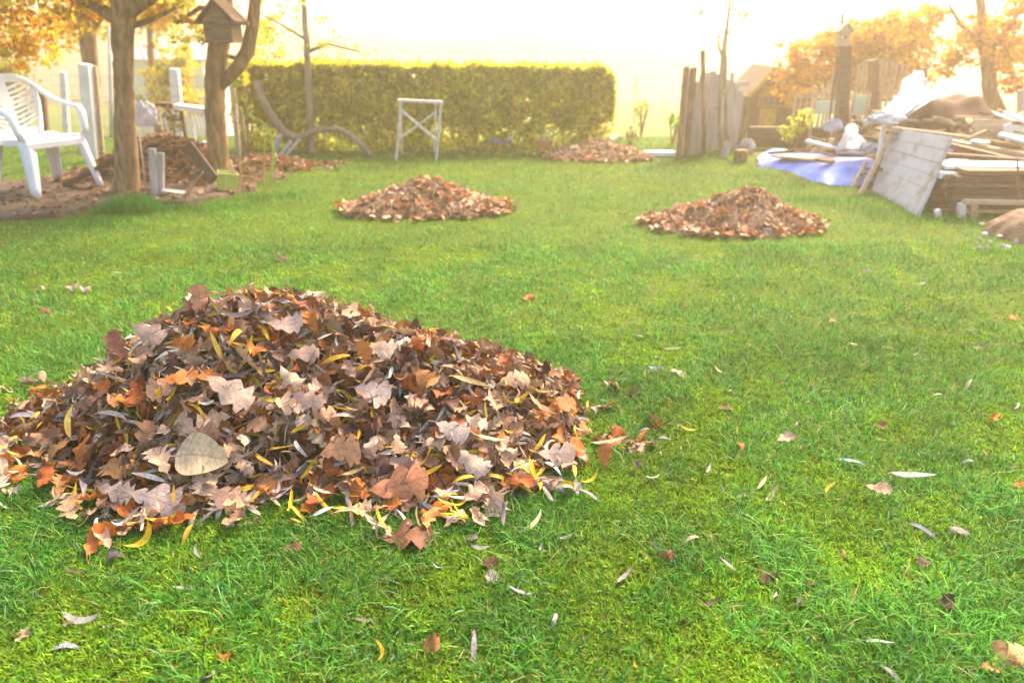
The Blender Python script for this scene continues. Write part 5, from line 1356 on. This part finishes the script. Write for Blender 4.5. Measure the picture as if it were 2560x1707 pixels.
def beige_crate():
    Y = 6.9; a = P(2432, 345, Y); b = P(2530, 345, Y); root = empty('wooden_crate', a, 'light beige slatted crate on the right of the brown tarpaulin', 'crate', g5)
    for py in (310, 332): MB().bar(P(2432, py, Y), P(2528, py+2, Y), .02, .08).build('slat', M_WOODL, root, bevel=.002); MB().bar(P(2432, py, Y)+Vector((0, .3, 0)), P(2528, py+2, Y)+Vector((0, .3, 0)), .02, .08).build('slat', M_WOODL, root)
    for px in (2436, 2524):
        for dy in (.015, .285): MB().bar(P(px, 348, Y+dy), P(px, 304, Y+dy), .03, .03, up=(0, 1, 0)).build('corner_post', M_WOODL, root)
beige_crate()
def white_chair_part():
    Y = 6.6; root = empty('painted_timber', P(2535, 335, Y), 'white painted frame lying on the heap at the right edge', 'frame', g5)
    MB().bar(P(2518, 310, Y), P(2525, 350, Y), .06, .03, up=(0, 1, 0)).build('side_rail', M_WHITE, root)
    MB().bar(P(2522, 318, Y+.02), P(2600, 330, Y+.02), .03, .05).build('cross_rail', M_WHITE, root); MB().bar(P(2522, 338, Y+.02), P(2600, 352, Y+.02), .03, .05).build('cross_rail', M_WHITE, root)
white_chair_part()
# soil heap at the right edge
def soil_heap():
    c = G(2560, 600)
    root_h = lambda X, Y: np.where(((X-c.x-.24)/.46)**2+((Y-c.y-.1)/.36)**2 < 1.1, .20*np.clip(1-((X-c.x-.24)/.46)**2-((Y-c.y-.1)/.36)**2, 0, 1)**.8+.02*snoise(X, Y, 3, 9)-.005, -.06)
    o = heap_grid('soil_heap', mat('clay_soil', (.20, .115, .065), (.10, .055, .035), scale=14, bump=1), c.x-.6, c.x+1, c.y-.4, c.y+.6, root_h, 'brown soil heap at the right edge of the lawn', 'soil heap', None, 60)
    for i in range(12):
        px, py = [(2462, 585), (2475, 605), (2490, 560), (2455, 560), (2505, 615), (2448, 600), (2520, 618), (2480, 575), (2470, 620), (2500, 590), (2540, 605), (2450, 620)][i]
        p = G(px, py, .03)
        cloth('pebble', f'{["white", "pale grey", "cream", "chalky", "pinkish", "mottled"][i % 6]} pebble {["at the left foot", "on the front"][i // 6]} of the soil heap', 'pebble', p, rnd.uniform(.010, .022), rnd.uniform(.008, .018), .015, M_STONE if i % 3 else M_WHITE, 30+i, 8)['group'] = 'pebbles round the soil heap'
soil_heap()

# ------------------------------------------------------------------ haze
def haze():
    mb = MB(); mb.box((0, 44, 1.0), (196, 108, 10.5)); 
    m = bpy.data.materials.new('haze'); m.use_nodes = True; nt = m.node_tree
    nt.nodes.remove(nt.nodes['Principled BSDF'])
    v = nt.nodes.new('ShaderNodeVolumePrincipled'); v.inputs['Color'].default_value = HAZE_COL
    v.inputs['Density'].default_value = HAZE_D; v.inputs['Anisotropy'].default_value = HAZE_G
    nt.links.new(v.outputs[0], nt.nodes['Material Output'].inputs['Volume'])
    o = mb.build('haze', m); tag(o, 'valley mist spread over the garden, tinted warm to stand for sun flare', 'haze', None, 'stuff')
HAZE_COL = (1.0, .83, .56, 1); HAZE_D = .0115; HAZE_G = .6  # warm tint puts the orange flare glow into the mist colour
haze()

# ------------------------------------------------------------------ light
SUN_EL, SUN_AZ = math.radians(43), math.radians(34)      # azimuth from +Y towards +X
w = bpy.data.worlds.new('World'); SC.world = w; w.use_nodes = True; nt = w.node_tree
sky = nt.nodes.new('ShaderNodeTexSky'); sky.sky_type = 'NISHITA'; sky.sun_disc = False
sky.sun_elevation = SUN_EL; sky.sun_rotation = SUN_AZ; sky.dust_density = 4.0; sky.air_density = .8; sky.ozone_density = 0.0
bg = nt.nodes['Background']; nt.links.new(sky.outputs[0], bg.inputs[0]); bg.inputs[1].default_value = .15
sl = bpy.data.lights.new('sun', 'SUN'); sl.energy = 2.3; sl.angle = math.radians(11); sl.color = (1.0, .80, .50)
so = bpy.data.objects.new('sun', sl); COL.objects.link(so)
d = Vector((math.sin(SUN_AZ)*math.cos(SUN_EL), math.cos(SUN_AZ)*math.cos(SUN_EL), math.sin(SUN_EL)))
so.rotation_euler = d.to_track_quat('Z', 'Y').to_euler(); so.location = (3, 10, 8)

# ------------------------------------------------------------------ camera
cam = bpy.data.cameras.new('camera'); co = bpy.data.objects.new('camera', cam); COL.objects.link(co)
cam.sensor_width = 36; cam.lens = F0/W0*36; cam.clip_end = 1000; cam.clip_start = .05
co.location = (0, 0, CH); co.rotation_euler = (PI/2-PITCH, 0, 0)
cam.dof.use_dof = True; cam.dof.focus_distance = 2.25; cam.dof.aperture_fstop = 2.5
SC.camera = co
SC.view_settings.view_transform = 'Standard'; SC.view_settings.look = 'None'; SC.view_settings.gamma = 1; SC.view_settings.exposure = 2.07
SC.cycles.use_denoising = True
SC.cycles.max_bounces = 6; SC.cycles.diffuse_bounces = 2; SC.cycles.transmission_bounces = 3; SC.cycles.volume_bounces = 1
SC.cycles.sample_clamp_indirect = 6
